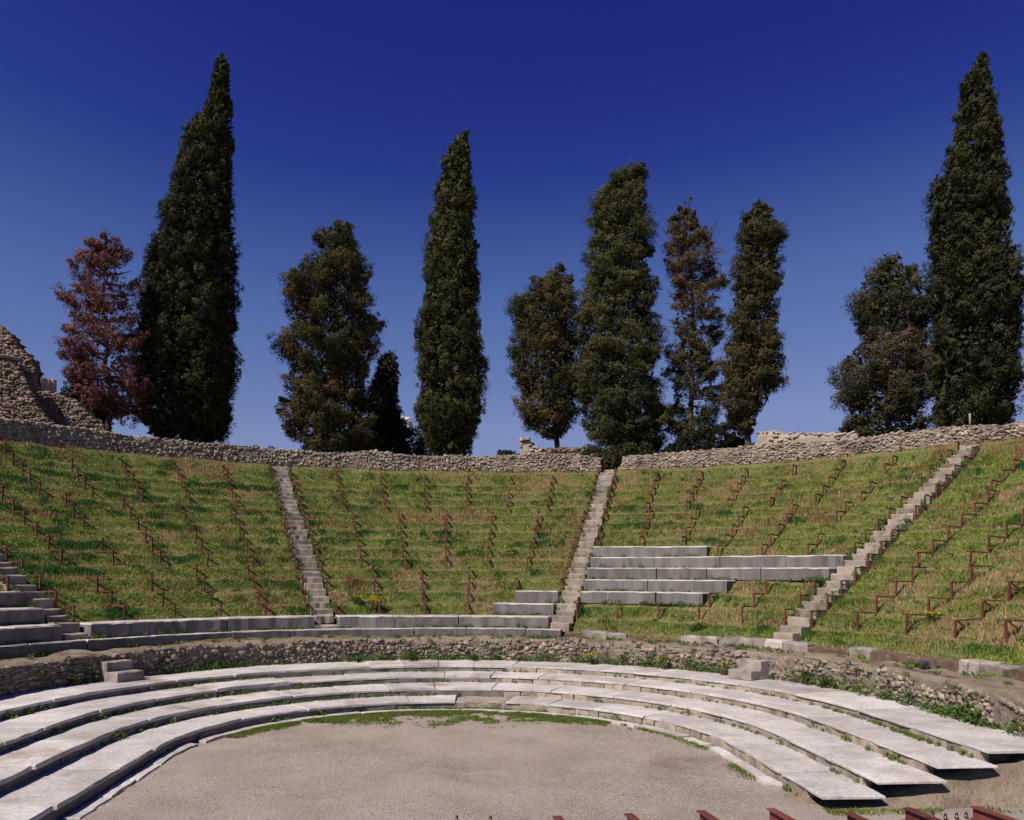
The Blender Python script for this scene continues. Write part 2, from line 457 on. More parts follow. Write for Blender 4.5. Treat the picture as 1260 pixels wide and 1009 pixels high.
# ------------------------------------------------------------------ stone shapes and rubble walls
def stone_variants(n, sq, jit, mats, prefix):
    out = []
    g = [(i, j, k) for i in (-1, 0, 1) for j in (-1, 0, 1) for k in (-1, 0, 1) if (i, j, k) != (0, 0, 0)]
    idx = {p: q for q, p in enumerate(g)}
    fc = []
    for ax in range(3):
        u, v = [a for a in range(3) if a != ax]
        for sgn in (-1, 1):
            for a in (-1, 0):
                for b in (-1, 0):
                    q = []
                    for da, db in ((0, 0), (1, 0), (1, 1), (0, 1)):
                        p = [0, 0, 0]; p[ax] = sgn; p[u] = a + da; p[v] = b + db
                        q.append(idx[tuple(p)])
                    flip = (sgn > 0) == (ax == 1)
                    fc.append(tuple(q[::-1]) if flip else tuple(q))
    G = np.array(g, float)
    for k in range(n):
        r = np.random.default_rng(900 + k)
        d = G / np.linalg.norm(G, axis=1, keepdims=True)
        V = G * sq + d * (1 - sq) * 1.18
        V = V * 0.5 + r.normal(0, jit, V.shape)
        out.append((V, np.array(fc)))
    return out
VAR_ROUND = stone_variants(12, 0.55, 0.085, None, 'round')
VAR_FLAT = stone_variants(12, 0.66, 0.085, None, 'flat')
_vm = {}
def variant_mesh(kind, k, mat):
    key = (kind, k, mat.name)
    if key not in _vm:
        V, fc = (VAR_ROUND if kind == 'round' else VAR_FLAT)[k]
        _vm[key] = mesh('stone', V, fc, mat)
    return _vm[key]

def lay_wall(root, path, nrm, L, zb, zt, kind, mat, size, hgt, depth, limit, seed, top=True, holes=0.04, vis=None, coremat=None, thick=0.5):
    """path(s)->xy, nrm(s)->outward xy, zb(s), zt(s); stones in rough courses on the face and along the top"""
    r = np.random.default_rng(seed)
    st = []
    zmin = float(np.min(zb(np.linspace(0, L, 60)))); zmax = float(np.max(zt(np.linspace(0, L, 200))))
    z = zmin
    while z < zmax:
        h = r.uniform(*hgt)
        s = -r.uniform(0, size[1])
        while s < L:
            wd = r.uniform(*size)
            sc = s + wd / 2
            if 0 < sc < L:
                z0, z1 = float(zb(sc)), float(zt(sc))
                zc = z + h / 2 + r.normal(0, 0.02)
                if z0 - 0.02 < zc < z1 - h * 0.25 - (0.09 if not top and r.random() < 0.7 else 0) + r.normal(0, 0.02) and r.random() > holes and (top or vnoise(np.array([[sc, zc * 2.0]]), 1.1, seed)[0] < 0.42):
                    st.append((sc, zc, wd * r.uniform(0.85, 1.06), h * r.uniform(0.75, 1.2), depth * r.uniform(0.8, 1.3)))
            s += wd
        z += h * 0.93
    if top:
        s = 0.0
        while s < L:
            wd = r.uniform(size[0], size[1] * 1.1)
            zc = float(zt(min(s + wd / 2, L)))
            for q in range(3):
                st.append((s + wd / 2, zc - 0.03 + r.normal(0, 0.025), wd, r.uniform(*hgt) * r.uniform(0.6, 1.1), -(0.08 + q * thick / 3)))
            s += wd
    st = [x for x in st if 0 <= x[0] <= L]
    mats = []
    for (sc, zc, wd, h, dp) in st:
        p = np.asarray(path(sc)); nn = np.asarray(nrm(sc)); nn = nn / np.linalg.norm(nn)
        tx = np.array([-nn[1], nn[0]])
        if dp > 0:
            off, dd = 0.0 + r.normal(0, 0.014), dp
        else:
            off, dd = dp, thick / 2.4
        c = p + nn * off
        a = r.normal(0, 0.2); t = r.normal(0, 0.2)
        Rm = Matrix(((tx[0], nn[0], 0), (tx[1], nn[1], 0), (0, 0, 1))).to_4x4()
        Mx = Matrix.Translation((c[0], c[1], zc)) @ Rm @ Matrix.Rotation(a, 4, 'Z') @ Matrix.Rotation(t, 4, 'Y') @ Matrix.Diagonal((wd, dd, h, 1))
        seen = 1.0 if vis is None else vis(c[0], c[1], zc)
        mats.append((wd * h * seen * (1 if dp > 0 else 0.5), int(r.integers(12)), Mx))
    mats.sort(key=lambda q: -q[0])
    inv = root.matrix_world.inverted() if False else Matrix.Translation(-root.location)
    for (_, k, Mx) in mats[:limit]:
        o = new('stone', variant_mesh(kind, k, mat), root)
        o.matrix_basis = inv @ Mx
    rest = mats[limit:]
    if rest:
        VV, FF, n = [], [], 0
        for (_, k, Mx) in rest:
            V, fc = (VAR_ROUND if kind == 'round' else VAR_FLAT)[k]
            Mn = np.array(inv @ Mx)
            VV.append(V @ Mn[:3, :3].T + Mn[:3, 3]); FF.append(fc + n); n += len(V)
        o = new('small_stones', mesh('small_stones', np.concatenate(VV), np.concatenate(FF), mat), root)
        tag(o, kind='stuff')
    # mortar core
    n = max(12, int(L / 0.12)); ss = np.linspace(0, L, n); nz = 9
    V = []
    PP = np.array([path(s) for s in ss]); NN = np.array([nrm(s) for s in ss]); NN = NN / np.linalg.norm(NN, axis=1, keepdims=True)
    z0 = np.array([float(zb(s)) for s in ss]) - 0.08; z1 = np.array([float(zt(s)) for s in ss]) - 0.03
    rows = []
    for j in range(nz):
        t = j / (nz - 1)
        d = 0.03 * fbm(np.c_[PP, z0 + (z1 - z0) * t], 2.5, seed)
        rows.append(np.c_[PP + NN * (0.018 + d)[:, None], z0 + (z1 - z0) * t])
    rows.append(np.c_[PP - NN * thick, z1]); rows.append(np.c_[PP - NN * thick, z0])
    V = np.concatenate(rows) - np.array(root.location)
    m = n
    fc = [(a * m + i, a * m + i + 1, (a + 1) * m + i + 1, (a + 1) * m + i) for a in range(len(rows) - 1) for i in range(m - 1)]
    fc += [tuple(a * m for a in range(len(rows))), tuple(a * m + m - 1 for a in reversed(range(len(rows))))]
    new('core', mesh('core', V, fc, coremat or MAT['mortar'], True), root)

def in_view(x, y, z):
    dx, dy = x - CX, y + CD
    fw = math.sin(YAW) * dx + math.cos(YAW) * dy
    rt = math.cos(YAW) * dx - math.sin(YAW) * dy
    if fw < 1: return 0.0
    return (1.0 if abs(rt / fw) < 0.66 else 0.3 if abs(rt / fw) < 0.9 else 0.02) / (fw / 20)

# retaining wall between the marble steps and the walkway (arc, then flanks)
_ss = np.linspace(-S_END, S_END, 2000)
_pts = curve('B', _ss)
_len = np.concatenate([[0], np.cumsum(np.linalg.norm(np.diff(_pts, axis=0), axis=1))])
def b_path(s):
    q = np.interp(s, _len, _ss); return curve('B', q)
def b_nrm(s):
    q = np.interp(s, _len, _ss); t = math.radians(max(-90, min(90, float(q)))); return (-math.sin(t), -math.cos(t))
def b_top(s):
    s = np.asarray(s, float)
    return ZWALK + 0.02 + 0.05 * vnoise(np.c_[s.ravel(), s.ravel() * 0], 0.6, 3).reshape(s.shape) + 0.03 * vnoise(np.c_[s.ravel(), s.ravel() * 0], 2.2, 4).reshape(s.shape)
root = tag(empty('rubble_wall', (0, 8.9, Z4)), 'low curved rubble stone wall behind the topmost marble step', 'wall')
lay_wall(root, b_path, b_nrm, float(_len[-1]), lambda s: np.full(np.shape(s), Z4 - 0.01), b_top, 'round', MAT['rubble'], (0.045, 0.18), (0.045, 0.10), 0.09, 300, 3,
         top=False, holes=0.16, vis=in_view, thick=0.35)

# wall along the top of the slope
wt = np.array([(-112, 8.4), (-60, 8.4), (-45.32, 8.36), (-40.09, 8.37), (-35.87, 8.35), (-34.14, 8.27), (-31.89, 8.35), (-28.23, 8.26), (-24.08, 8.33), (-19.79, 8.27), (-17.5, 8.3), (-12.27, 8.26), (-8.95, 8.45), (-3.6, 8.32),
               (3.75, 8.34), (10.76, 8.46), (17.15, 8.31), (18.0, 8.22), (18.2, 8.2), (19.9, 8.0), (20.3, 8.05), (20.92, 8.23), (25.84, 8.3), (31.53, 8.31), (36.5, 8.38), (43.69, 8.25), (48.82, 8.31), (52.29, 8.3), (55.8, 8.23),
               (58.68, 8.11), (60.42, 8.13), (112, 8.3)])
RWF = 21.30
def wall_seg(a, b, label, limit, seed):
    root = tag(empty('stone_wall', (RWF * math.sin(rad((a + b) / 2)), RWF * math.cos(rad((a + b) / 2)), ZW)), label, 'wall')
    L = RWF * rad(b - a)
    th = lambda s: rad(a) + s / RWF
    path = lambda s: (RWF * math.sin(th(s)), RWF * math.cos(th(s)))
    nrm = lambda s: (-math.sin(th(s)), -math.cos(th(s)))
    def zt(s):
        s = np.asarray(s, float)
        return np.interp(a + s / RWF * 57.2958, wt[:, 0], wt[:, 1]) + 0.035 * vnoise(np.c_[s.ravel(), s.ravel() * 0], 1.6, 8).reshape(s.shape)
    lay_wall(root, path, nrm, L, lambda s: np.full(np.shape(s), ZW - 0.05), zt, 'flat', MAT['wstone'], (0.05, 0.18), (0.04, 0.105), 0.085, limit, seed, holes=0.14, vis=in_view)
wall_seg(-111, 18.1, 'long drystone wall atop the grass slope, on the left up to the gap', 300, 11)
wall_seg(20.6, 111, 'drystone wall atop the grass slope to the right of the gap', 300, 12)

# walls closing the two ends of the slope
for sg, lab in ((-1, 'rubble end wall closing the slope beyond the left edge'), (1, 'rubble end wall closing the slope beyond the right edge')):
    te = rad(111.6) * sg
    root = tag(empty('end_wall', (15 * math.sin(te), 15 * math.cos(te), 0)), lab, 'wall')
    ra = 9.3 if sg > 0 else 21.9
    lay_wall(root, lambda q, te=te, ra=ra, sg=sg: ((ra + sg * q) * math.sin(te), (ra + sg * q) * math.cos(te)), lambda q, te=te, sg=sg: (sg * math.cos(te), -sg * math.sin(te)), 12.6,
             lambda q: np.full(np.shape(q), -0.05), lambda q, te=te, ra=ra, sg=sg: slope_z(np.maximum(ra + sg * np.atleast_1d(np.asarray(q, float)), 9.8), np.full(np.atleast_1d(q).shape, te)).reshape(np.shape(q)) + 0.12,
             'round', MAT['rubble'], (0.10, 0.34), (0.09, 0.2), 0.14, 120, 60 + sg, holes=0.1, thick=0.5)

# ------------------------------------------------------------------ rings of ledge and kerb below the seats, seats, stairs
def ring_block(name, parent, R0, R1, a, b, z0, z1, mat, ch=0.015, wear=0.004, seed=0):
    n = max(4, int(abs(b - a) / 1.1) + 2)
    th = np.radians(np.linspace(a, b, n))
    f = np.stack([R0 * np.sin(th), R0 * np.cos(th)], -1); bk = np.stack([R1 * np.sin(th), R1 * np.cos(th)], -1)
    V, fc = prism(f, bk, z0, z1, ch, wear, seed)
    V = V - np.array(parent.location)
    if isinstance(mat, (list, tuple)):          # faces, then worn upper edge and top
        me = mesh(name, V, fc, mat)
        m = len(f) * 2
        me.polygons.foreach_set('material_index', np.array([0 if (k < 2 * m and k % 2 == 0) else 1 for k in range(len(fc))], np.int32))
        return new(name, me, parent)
    return new(name, mesh(name, V, fc, mat), parent)

def run(a, b, lo, hi, r, R):
    out = [a]
    while out[-1] < b:
        out.append(out[-1] + r.uniform(lo, hi) / R * 57.3)
    out = out[:-1]
    if len(out) > 1 and b - out[-1] < lo * 0.5 / R * 57.3: out.pop()
    return out + [b]

root = tag(empty('stone_ledge', (0, RL, ZWALK)), 'low continuous stone ledge under the bottom seat row, on the left and centre', 'ledge')
js = run(-106, 20.1, 1.2, 2.3, rng, RL)
for k in range(len(js) - 1):
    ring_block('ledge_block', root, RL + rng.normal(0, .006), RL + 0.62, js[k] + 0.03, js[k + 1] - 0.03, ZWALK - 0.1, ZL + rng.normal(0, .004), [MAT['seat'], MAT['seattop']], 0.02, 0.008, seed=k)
root = tag(empty('broken_kerb', (RL * math.sin(rad(55)), RL * math.cos(rad(55)), ZWALK)), 'broken row of pale and brown kerb stones along the walkway on the right', 'kerb')
for k, (a, b, mt, dh) in enumerate([(20.6, 23.7, 'brown', -.03), (23.8, 28.0, 'ledge', 0), (28.1, 31.5, 'ledge', -.04), (31.7, 40.6, 'brown', -.12), (40.8, 46.8, 'ledge', -.02), (46.9, 54.7, 'ledge', 0), (54.8, 57.6, 'seattop', .01),
                                   (57.7, 61.7, 'ledge', -.01), (61.8, 68.2, 'brown', -.05), (68.4, 71.6, 'ledge', 0), (71.7, 85.4, 'brown', -.02), (85.5, 89.3, 'ledge', .02), (89.4, 92.1, 'ledge', .01), (92.2, 106, 'brown', 0)]):
    ring_block('kerb_stone', root, RL + rng.normal(0, .02), RL + 0.4, a, b, ZWALK - 0.1, ZL + dh - (0.045 if mt == 'brown' else 0.02), MAT[mt], 0.035, 0.022, 50 + k)

# seat rows: (row, from, to, label)
SEATS = [(0, -106, None, 'bottom grey stone seat row at far left, beside the left stair'), (0, 'a', None, 'long bottom grey stone seat row between the two left stairs'),
         (0, 'b', None, 'long bottom grey stone seat row across the centre of the slope')]
def sedge(i, n, side):
    R = RP + n * DR
    return math.degrees(float(stair_mid(i, R))) + side * (STAIR_W / 2 + 0.03) / R * 57.3
seat_runs = [
    (0, -106, sedge(0, 0, -1), 'bottom grey stone seat row at far left, beside the left stair'),
    (1, -106, sedge(0, 1, -1), 'second grey stone seat row at far left, beside the left stair'),
    (2, -106, sedge(0, 2, -1), 'third grey stone seat row at far left, beside the left stair'),
    (0, sedge(0, 0, 1), sedge(1, 0, -1), 'bottom grey stone seat row between the two left stairs'),
    (0, sedge(1, 0, 1), sedge(2, 0, -1), 'long bottom grey stone seat row across the centre, above the ledge'),
    (1, 7.9, sedge(2, 1, -1), 'short stone seat just left of centre stair, above the long bottom row'),
    (2, 11.0, sedge(2, 2, -1), 'shortest stone seat, left of the centre stair, third row up'),
    (2, sedge(2, 2, 1), 40.4, 'lowest of the five stone seat rows right of the centre stair'),
    (3, sedge(2, 3, 1), 42.5, 'second lowest of the five stone seat rows right of the centre stair'),
    (4, sedge(2, 4, 1), sedge(3, 4, -1), 'middle of the five stone seat rows, reaching the right stair'),
    (5, sedge(2, 5, 1), sedge(3, 5, -1), 'second highest of five stone seat rows, reaching the right stair'),
    (6, sedge(2, 6, 1), 36.3, 'highest and shortest of the five stone seat rows right of centre stair'),
]
for q, (n, a, b, lab) in enumerate(seat_runs):
    R = RP + n * DR
    mid = rad((a + b) / 2)
    root = tag(empty('stone_seat_row', (R * math.sin(mid), R * math.cos(mid), ZP + n * DZ - 0.36)), lab, 'seat', 'restored stone seat rows')
    js = run(a, b, 1.3, 2.4, rng, R)
    for k in range(len(js) - 1):
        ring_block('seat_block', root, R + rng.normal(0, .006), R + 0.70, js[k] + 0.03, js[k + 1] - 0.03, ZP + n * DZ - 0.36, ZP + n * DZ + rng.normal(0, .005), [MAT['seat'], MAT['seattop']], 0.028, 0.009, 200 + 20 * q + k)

def seat_here(n, thd):
    return any(m == n and a - 0.4 < thd < b + 0.4 for (m, a, b, _) in seat_runs)

STAIR_LAB = {0: 'narrow stone stair at far left, beside the grey seats', 1: 'narrow stone stair climbing the slope left of centre', 2: 'narrow stone stair climbing to the gap in the upper wall',
             3: 'narrow stone stair climbing the slope on the right', 4: 'narrow stone stair beyond the right edge of the slope', 5: 'narrow stone stair beyond the left edge of the slope'}
def box(w_, d_, h_, seed, ch=0.02):
    r = np.random.default_rng(seed)
    f = np.array([(x, -d_ / 2) for x in np.linspace(-w_ / 2, w_ / 2, 5)]); b = np.array([(x, d_ / 2) for x in np.linspace(-w_ / 2, w_ / 2, 5)])
    f[:, 1] += r.normal(0, 0.014, 5)
    f[1:4, 1] += 0.012
    V, fc = prism(f, b, -h_, 0.0, ch, 0.006, seed)
    V[:, 2] -= np.where((np.abs(V[:, 0]) < w_ * 0.3) & (V[:, 2] > -0.04) & (V[:, 1] < 0), 0.015, 0)
    return V, fc
step_meshes = [mesh('step', *box(1, 0.46, 0.24, 70 + k), MAT['stair']) for k in range(8)]
for i in (0, 1, 2, 3):
    R = RP
    m0 = float(stair_mid(i, R))
    root = tag(empty('stone_stair', (R * math.sin(m0), R * math.cos(m0), ZL)), STAIR_LAB[i], 'stairs')
    kmin = -1 if i < 3 else -1
    for k in range(kmin, 33):
        R = RP + 0.35 * (k + 1)
        t = float(stair_mid(i, R))
        o = new('step', step_meshes[int(rng.integers(8))], root)
        o.location = Vector((((R + 0.22) * math.sin(t)), (R + 0.22) * math.cos(t), ZP + k * DZ / 2 + rng.normal(0, 0.02))) - root.location
        o.rotation_euler = (rng.normal(0, 0.03), rng.normal(0, 0.03), -t + rng.normal(0, 0.045))
        o.scale = (STAIR_W * rng.uniform(0.84, 1.06), rng.uniform(0.92, 1.05), 1)
    R = RP + 0.35 * 33
    if i != 1:
        for k in range(33, 36):      # landing through or against the upper wall
            R = RP + 0.35 * (k + 1); t = float(stair_mid(i, R))
            o = new('step', step_meshes[int(rng.integers(8))], root)
            o.location = Vector((((R + 0.22) * math.sin(t)), (R + 0.22) * math.cos(t), ZP + 32 * DZ / 2 + (k - 32) * (0.15 if i == 3 else 0.02))) - root.location
            o.rotation_euler = (0, 0, -t); o.scale = (STAIR_W, 1, 1.6)

# two-step blocks standing on the topmost marble step
def two_step(th, r0, label, seed):
    root = tag(empty('mounting_block', (0, 0, Z4)), label, 'stone block')
    root.location = (r0 * math.sin(th), r0 * math.cos(th), Z4 + 0.004)
    root.rotation_euler = (0, 0, -th)
    for nm, y0, y1, z0, z1 in (('lower_step', 0.0, 0.36, 0.0, 0.21), ('upper_step', 0.36, 0.74, 0.0, 0.42)):
        xs = np.linspace(-0.31, 0.31, 6)
        V, fc = prism(np.c_[xs, np.full(6, y0)], np.c_[xs, np.full(6, y1)], z0, z1, 0.02, 0.006, seed)
        new(nm, mesh(nm, V, fc, MAT['ledge']), root); seed += 1
two_step(rad(-56.4), 8.10, 'grey two-step stone block on the top marble step, in front of shaded wall at left', 31)
two_step(rad(57.2), 8.12, 'grey two-step stone block on the top marble step, in front of sunlit wall at right', 41)

# ------------------------------------------------------------------ rusty seat frames
unit = lambda nm: mesh(nm, np.array([(x, y, z) for x in (-.5, .5) for y in (-.5, .5) for z in (-.5, .5)]), [(0, 1, 3, 2), (4, 6, 7, 5), (0, 4, 5, 1), (2, 3, 7, 6), (0, 2, 6, 4), (1, 5, 7, 3)], MAT['rust'])
PM, RM, BM = unit('post'), unit('rail'), unit('brace')
def seat_frame(rows, thf, label, brace=False, keep=1.0):
    rows = [n for n in rows if not seat_here(n, math.degrees(thf(RP + n * DR)))]
    if not rows: return
    R = RP + rows[0] * DR; t = thf(R)
    root = tag(empty('seat_frame', (R * math.sin(t), R * math.cos(t), ZP + (rows[0] - 1) * DZ)), label, 'metal frame', 'rusty frames of the missing seats')
    loc = root.location
    for n in rows:
        if rng.random() > keep: continue
        R = RP + n * DR; t = thf(R) + rng.normal(0, 0.015) / R
        zt = ZP + n * DZ - 0.02 + rng.normal(0, 0.014)
        zg = float(slope_z(np.array([R - 0.03]), np.array([t]))[0])
        h = max(0.24, zt - zg + 0.04)
        o = new('post', PM, root)
        o.location = Vector((R * math.sin(t), R * math.cos(t), zt - h / 2)) - loc
        o.scale = (0.042, 0.042, h); o.rotation_euler = (rng.normal(0, .03), rng.normal(0, .04), -t)
        ln = rng.uniform(0.58, 0.72)
        o = new('rail', RM, root)
        Rm = R + ln / 2 - 0.027
        o.location = Vector((Rm * math.sin(t), Rm * math.cos(t), zt + 0.014)) - loc
        o.scale = (0.048, ln, 0.030); o.rotation_euler = (rng.normal(-0.02, .03), 0, -t)
        if brace:
            bl = 0.52
            o = new('brace', BM, root)
            Rb = R + 0.27
            o.location = Vector((Rb * math.sin(t), Rb * math.cos(t), zt - 0.15)) - loc
            o.scale = (0.03, bl, 0.03); o.rotation_euler = (-0.6, 0, -t)
ORD = ['first', 'second', 'third', 'fourth', 'fifth', 'sixth']
WEDGE = [(5, 0, 'far left wedge'), (0, 1, 'left wedge'), (1, 2, 'centre wedge'), (2, 3, 'right wedge'), (3, 4, 'far right wedge')]
for (i, j, wn) in WEDGE:
    def edge(i_, side):
        return lambda R: float(stair_mid(i_, R)) + side * (STAIR_W / 2 + 0.07) / R
    A, B = edge(i, 1), edge(j, -1)
    for rows, nd, sn in ((range(1, 5), 5, 'lower'), (range(5, 11), 6, 'middle'), (range(11, 17), 7, 'upper')):
        for k in range(1, nd):
            f = k / nd
            thf = (lambda f_: (lambda R: A(R) * (1 - f_) + B(R) * f_))(f)
            p = thf(RP + rows[0] * DR); Rq = RP + rows[-1] * DR
            q = RP + rows[0] * DR
            if not (in_view(q * math.sin(p), q * math.cos(p), 0) > 0.15 or in_view(Rq * math.sin(thf(Rq)), Rq * math.cos(thf(Rq)), 0) > 0.15): continue
            seat_frame(rows, thf, f'rusty stepped iron frame in {wn}, {sn} rows, {ORD[k - 1]} from its left edge', brace=(wn == 'far right wedge' and sn == 'lower' and k >= 3), keep=0.97)
    if wn != 'far left wedge':
        seat_frame(range(1, 17), A, f'long rusty stepped iron frame along the left edge of the {wn}', keep=0.93)
    if wn != 'far right wedge':
        seat_frame(range(1, 17), B, f'long rusty stepped iron frame along the right edge of the {wn}', keep=0.93)

# ------------------------------------------------------------------ iron beams lying at the stage, bulbs
def ibeam(L):
    w_, h_, t = 0.11, 0.16, 0.014
    prof = [(-w_ / 2, 0), (w_ / 2, 0), (w_ / 2, t), (t / 2, t), (t / 2, h_ - t), (w_ / 2, h_ - t), (w_ / 2, h_), (-w_ / 2, h_), (-w_ / 2, h_ - t), (-t / 2, h_ - t), (-t / 2, t), (-w_ / 2, t)]
    n = len(prof)
    V = [(x, 0, z) for x, z in prof] + [(x, -L, z) for x, z in prof]
    fc = [(k, (k + 1) % n, n + (k + 1) % n, n + k) for k in range(n)] + [tuple(range(n))[::-1], tuple(range(n, 2 * n))]
    return mesh('iron_beam', np.array(V), fc, MAT['rust'])
bm_ = ibeam(2.6)
for k, (x, y) in enumerate([(1.43, -3.95), (2.30, -3.90), (3.21, -3.83), (4.10, -3.80), (4.98, -4.02), (5.81, -3.87), (6.70, -3.86)]):
    o = new('iron_beam', bm_)
    o.location = (x, y, 0.012); o.rotation_euler = (0, 0, rad(6 + 0.7 * k))
    tag(o, f'rusty red iron beam lying on the gravel, {["first", "second", "third", "fourth", "fifth", "sixth", "seventh"][k]} from the left', 'beam', 'iron beams at the stage')
def lathe(prof, n=12):
    V = [(r * math.cos(2 * math.pi * k / n), r * math.sin(2 * math.pi * k / n), z) for r, z in prof for k in range(n)]
    fc = [(a * n + k, a * n + (k + 1) % n, (a + 1) * n + (k + 1) % n, (a + 1) * n + k) for a in range(len(prof) - 1) for k in range(n)]
    return np.array(V), fc
bulb_m = mesh('glass', *lathe([(0.001, 0.0), (0.016, 0.003), (0.026, 0.018), (0.024, 0.032), (0.014, 0.044)]), MAT['amber'], True)
sock_m = mesh('socket', *lathe([(0.016, 0.042), (0.017, 0.07), (0.012, 0.078), (0.001, 0.079)]), MAT['black'], True)
for k, (x, y, lab) in enumerate([(6.19, -3.83, 'first small dark bulb between the two right beams'), (6.32, -3.88, 'second small dark bulb between the two right beams'), (6.48, -3.86, 'third small dark bulb between the two right beams'),
                                 (6.62, -3.84, 'fourth small dark bulb, nearest the rightmost beam'), (0.25, -3.60, 'small dark bulb on the gravel, left of the beams'), (0.66, -3.63, 'small dark bulb on the gravel, nearest the first beam')]):
    e = tag(empty('light_bulb', (x, y, 0.012)), lab, 'bulb', 'small bulbs on the floor')
    new('glass', bulb_m, e); new('socket', sock_m, e)

# ------------------------------------------------------------------ earth bank at the ends of the marble steps
def bank(sgn, label):
    n, m = 90, 26
    xs = np.linspace(4.75, 14.5, n); ys = np.linspace(-2.6, -3.6, m)
    X, Y = np.meshgrid(xs, ys, indexing='ij')
    top = np.interp(X, [4.75, 5.1, 5.75, 6.6, 7.4, 8.6, 9.3, 14.5], [0.0, 0.03, 0.14, 0.32, 0.48, 0.62, 1.1, 1.5])
    P = np.c_[X.ravel(), Y.ravel()]
    edge_y = -3.44 + 0.05 * fbm(P, 1.6, 77).reshape(X.shape)
    t = np.clip((Y - edge_y) / 0.34, 0, 1) ** 0.8
    Zz = top * t - 0.02 + 0.05 * fbm(P, 2.2, 78).reshape(X.shape) * np.minimum(1, t * 3 + 0.05)
    V = np.c_[sgn * X.ravel(), Y.ravel(), Zz.ravel()]
    i = np.arange(n - 1)[:, None] * m + np.arange(m - 1)[None, :]
    fc = np.stack([i, i + 1, i + m + 1, i + m], -1).reshape(-1, 4)
    if sgn > 0: fc = fc[:, ::-1]
    tag(new('earth_bank', mesh('earth_bank', V, fc, MAT['earth'], True)), kind='structure')
bank(1, '')

# ------------------------------------------------------------------ grass and weeds
PAL = dict(green=(0.122, 0.182, 0.036), bright=(0.190, 0.235, 0.048), dark=(0.042, 0.105, 0.022), olive=(0.190, 0.195, 0.055), tan=(0.34, 0.245, 0.125), red=(0.25, 0.115, 0.065), yellow=(0.55, 0.42, 0.03))
PAL = {k: np.array(v) for k, v in PAL.items()}
def blade_mesh(name, P, h, wd, lean, col, flat=0.0, r=rng):
    n = len(P)
    a = r.uniform(0, 2 * np.pi, n)
    side = np.c_[np.cos(a), np.sin(a), np.zeros(n)] * (wd / 2)[:, None]
    b = r.uniform(0, 2 * np.pi, n)
    tip = P + np.c_[np.cos(b) * lean, np.sin(b) * lean, h]
    V = np.stack([P - side, P + side, tip], 1).reshape(-1, 3)
    return mesh(name, V, np.arange(3 * n).reshape(-1, 3), MAT['grass'], col=np.repeat(col, 3, 0))

def slope_grass(N):
    r = np.random.default_rng(5)
    R = np.sqrt(r.uniform(9.8 ** 2, 21.25 ** 2, N)); th = r.uniform(rad(-105), rad(110), N)
    x, y = R * np.sin(th), R * np.cos(th)
    dx, dy = x - CX, y + CD
    ok = np.abs((math.cos(YAW) * dx - math.sin(YAW) * dy) / (math.sin(YAW) * dx + math.cos(YAW) * dy)) < 0.98
    for i in range(6):
        ok &= np.abs(th - stair_mid(i, R)) * R > STAIR_W / 2 + r.normal(0.02, 0.04, N)
    u = (R - RP) / DR; n = np.floor(u + 0.02)
    for (m, a, b, _) in seat_runs:
        ok &= ~((n == m) & (th > rad(a)) & (th < rad(b)) & ((u - m) < 0.96))
    ok &= ~((R < 10.0) & (th < rad(19)))
    P2 = np.c_[x, y]
    dens = 0.85 + 0.45 * fbm(P2, 1.1, 61)
    f = u - np.floor(u)
    dens += 0.2 * np.exp(-((f - 0.45) / 0.22) ** 2) - 0.22 * np.exp(-((f - 0.95) / 0.08) ** 2)
    ok &= r.random(N) < dens
    R, th, x, y, f, u = R[ok], th[ok], x[ok], y[ok], f[ok], u[ok]; P2 = P2[ok]
    z = slope_z(R, th) - 0.01
    N = len(R)
    a = fbm(P2, 0.45, 71) + r.normal(0, 0.22, N); b = fbm(P2, 0.8, 81) + r.normal(0, 0.25, N); c = fbm(P2, 1.7, 91) + r.normal(0, 0.15, N)
    rowp = fbm(np.c_[th * 5, np.floor(u) * 3.7], 1.0, 111) + r.normal(0, 0.2, N)        # stretches along a row share a look
    left = sstep(2.0, -9.0, x)          # the western wedges are greener
    col = np.tile(PAL['green'], (N, 1))
    def put(mask, k):
        col[mask] = PAL[k]
    put(a + rowp * 0.5 - 0.45 * (left - 0.5) > 0.10, 'olive')
    put(b + 0.2 * rowp > 0.38, 'bright'); put(c - 0.35 * rowp + 0.35 * left > 0.72, 'dark')
    put((b - 0.4 * rowp < -0.66 - 0.25 * left), 'tan')
    foot = (f > 0.84) | (f < 0.05)
    put(foot & (r.random(N) < 0.62), 'tan'); put(foot & (r.random(N) < 0.12), 'red')
    put((fbm(P2, 1.0, 101) + 0.6 * sstep(56, 60, np.degrees(th)) * sstep(18, 20.5, R) > 0.80) & (r.random(N) < 0.5), 'red')
    col = col * r.uniform(0.75, 1.25, (N, 1)) * (1.16 + 0.16 * vnoise(P2, 3.0, 131))[:, None]
    h = 0.03 + 0.04 * r.random(N) + 0.06 * np.clip(c, 0, 1) + 0.03 * np.exp(-((f - 0.45) / 0.22) ** 2)
    h *= np.where((col[:, 0] > 0.26) & (r.random(N) < 0.25), 1.7, 1.0)
    o = new('slope_grass', blade_mesh('slope_grass', np.c_[x, y, z], h, r.uniform(0.014, 0.036, N), r.uniform(0.01, 0.08, N), col, r=r))
    tag(o, 'rough green and dry grass covering the terraced slope', 'grass', kind='stuff')
slope_grass(1250000)

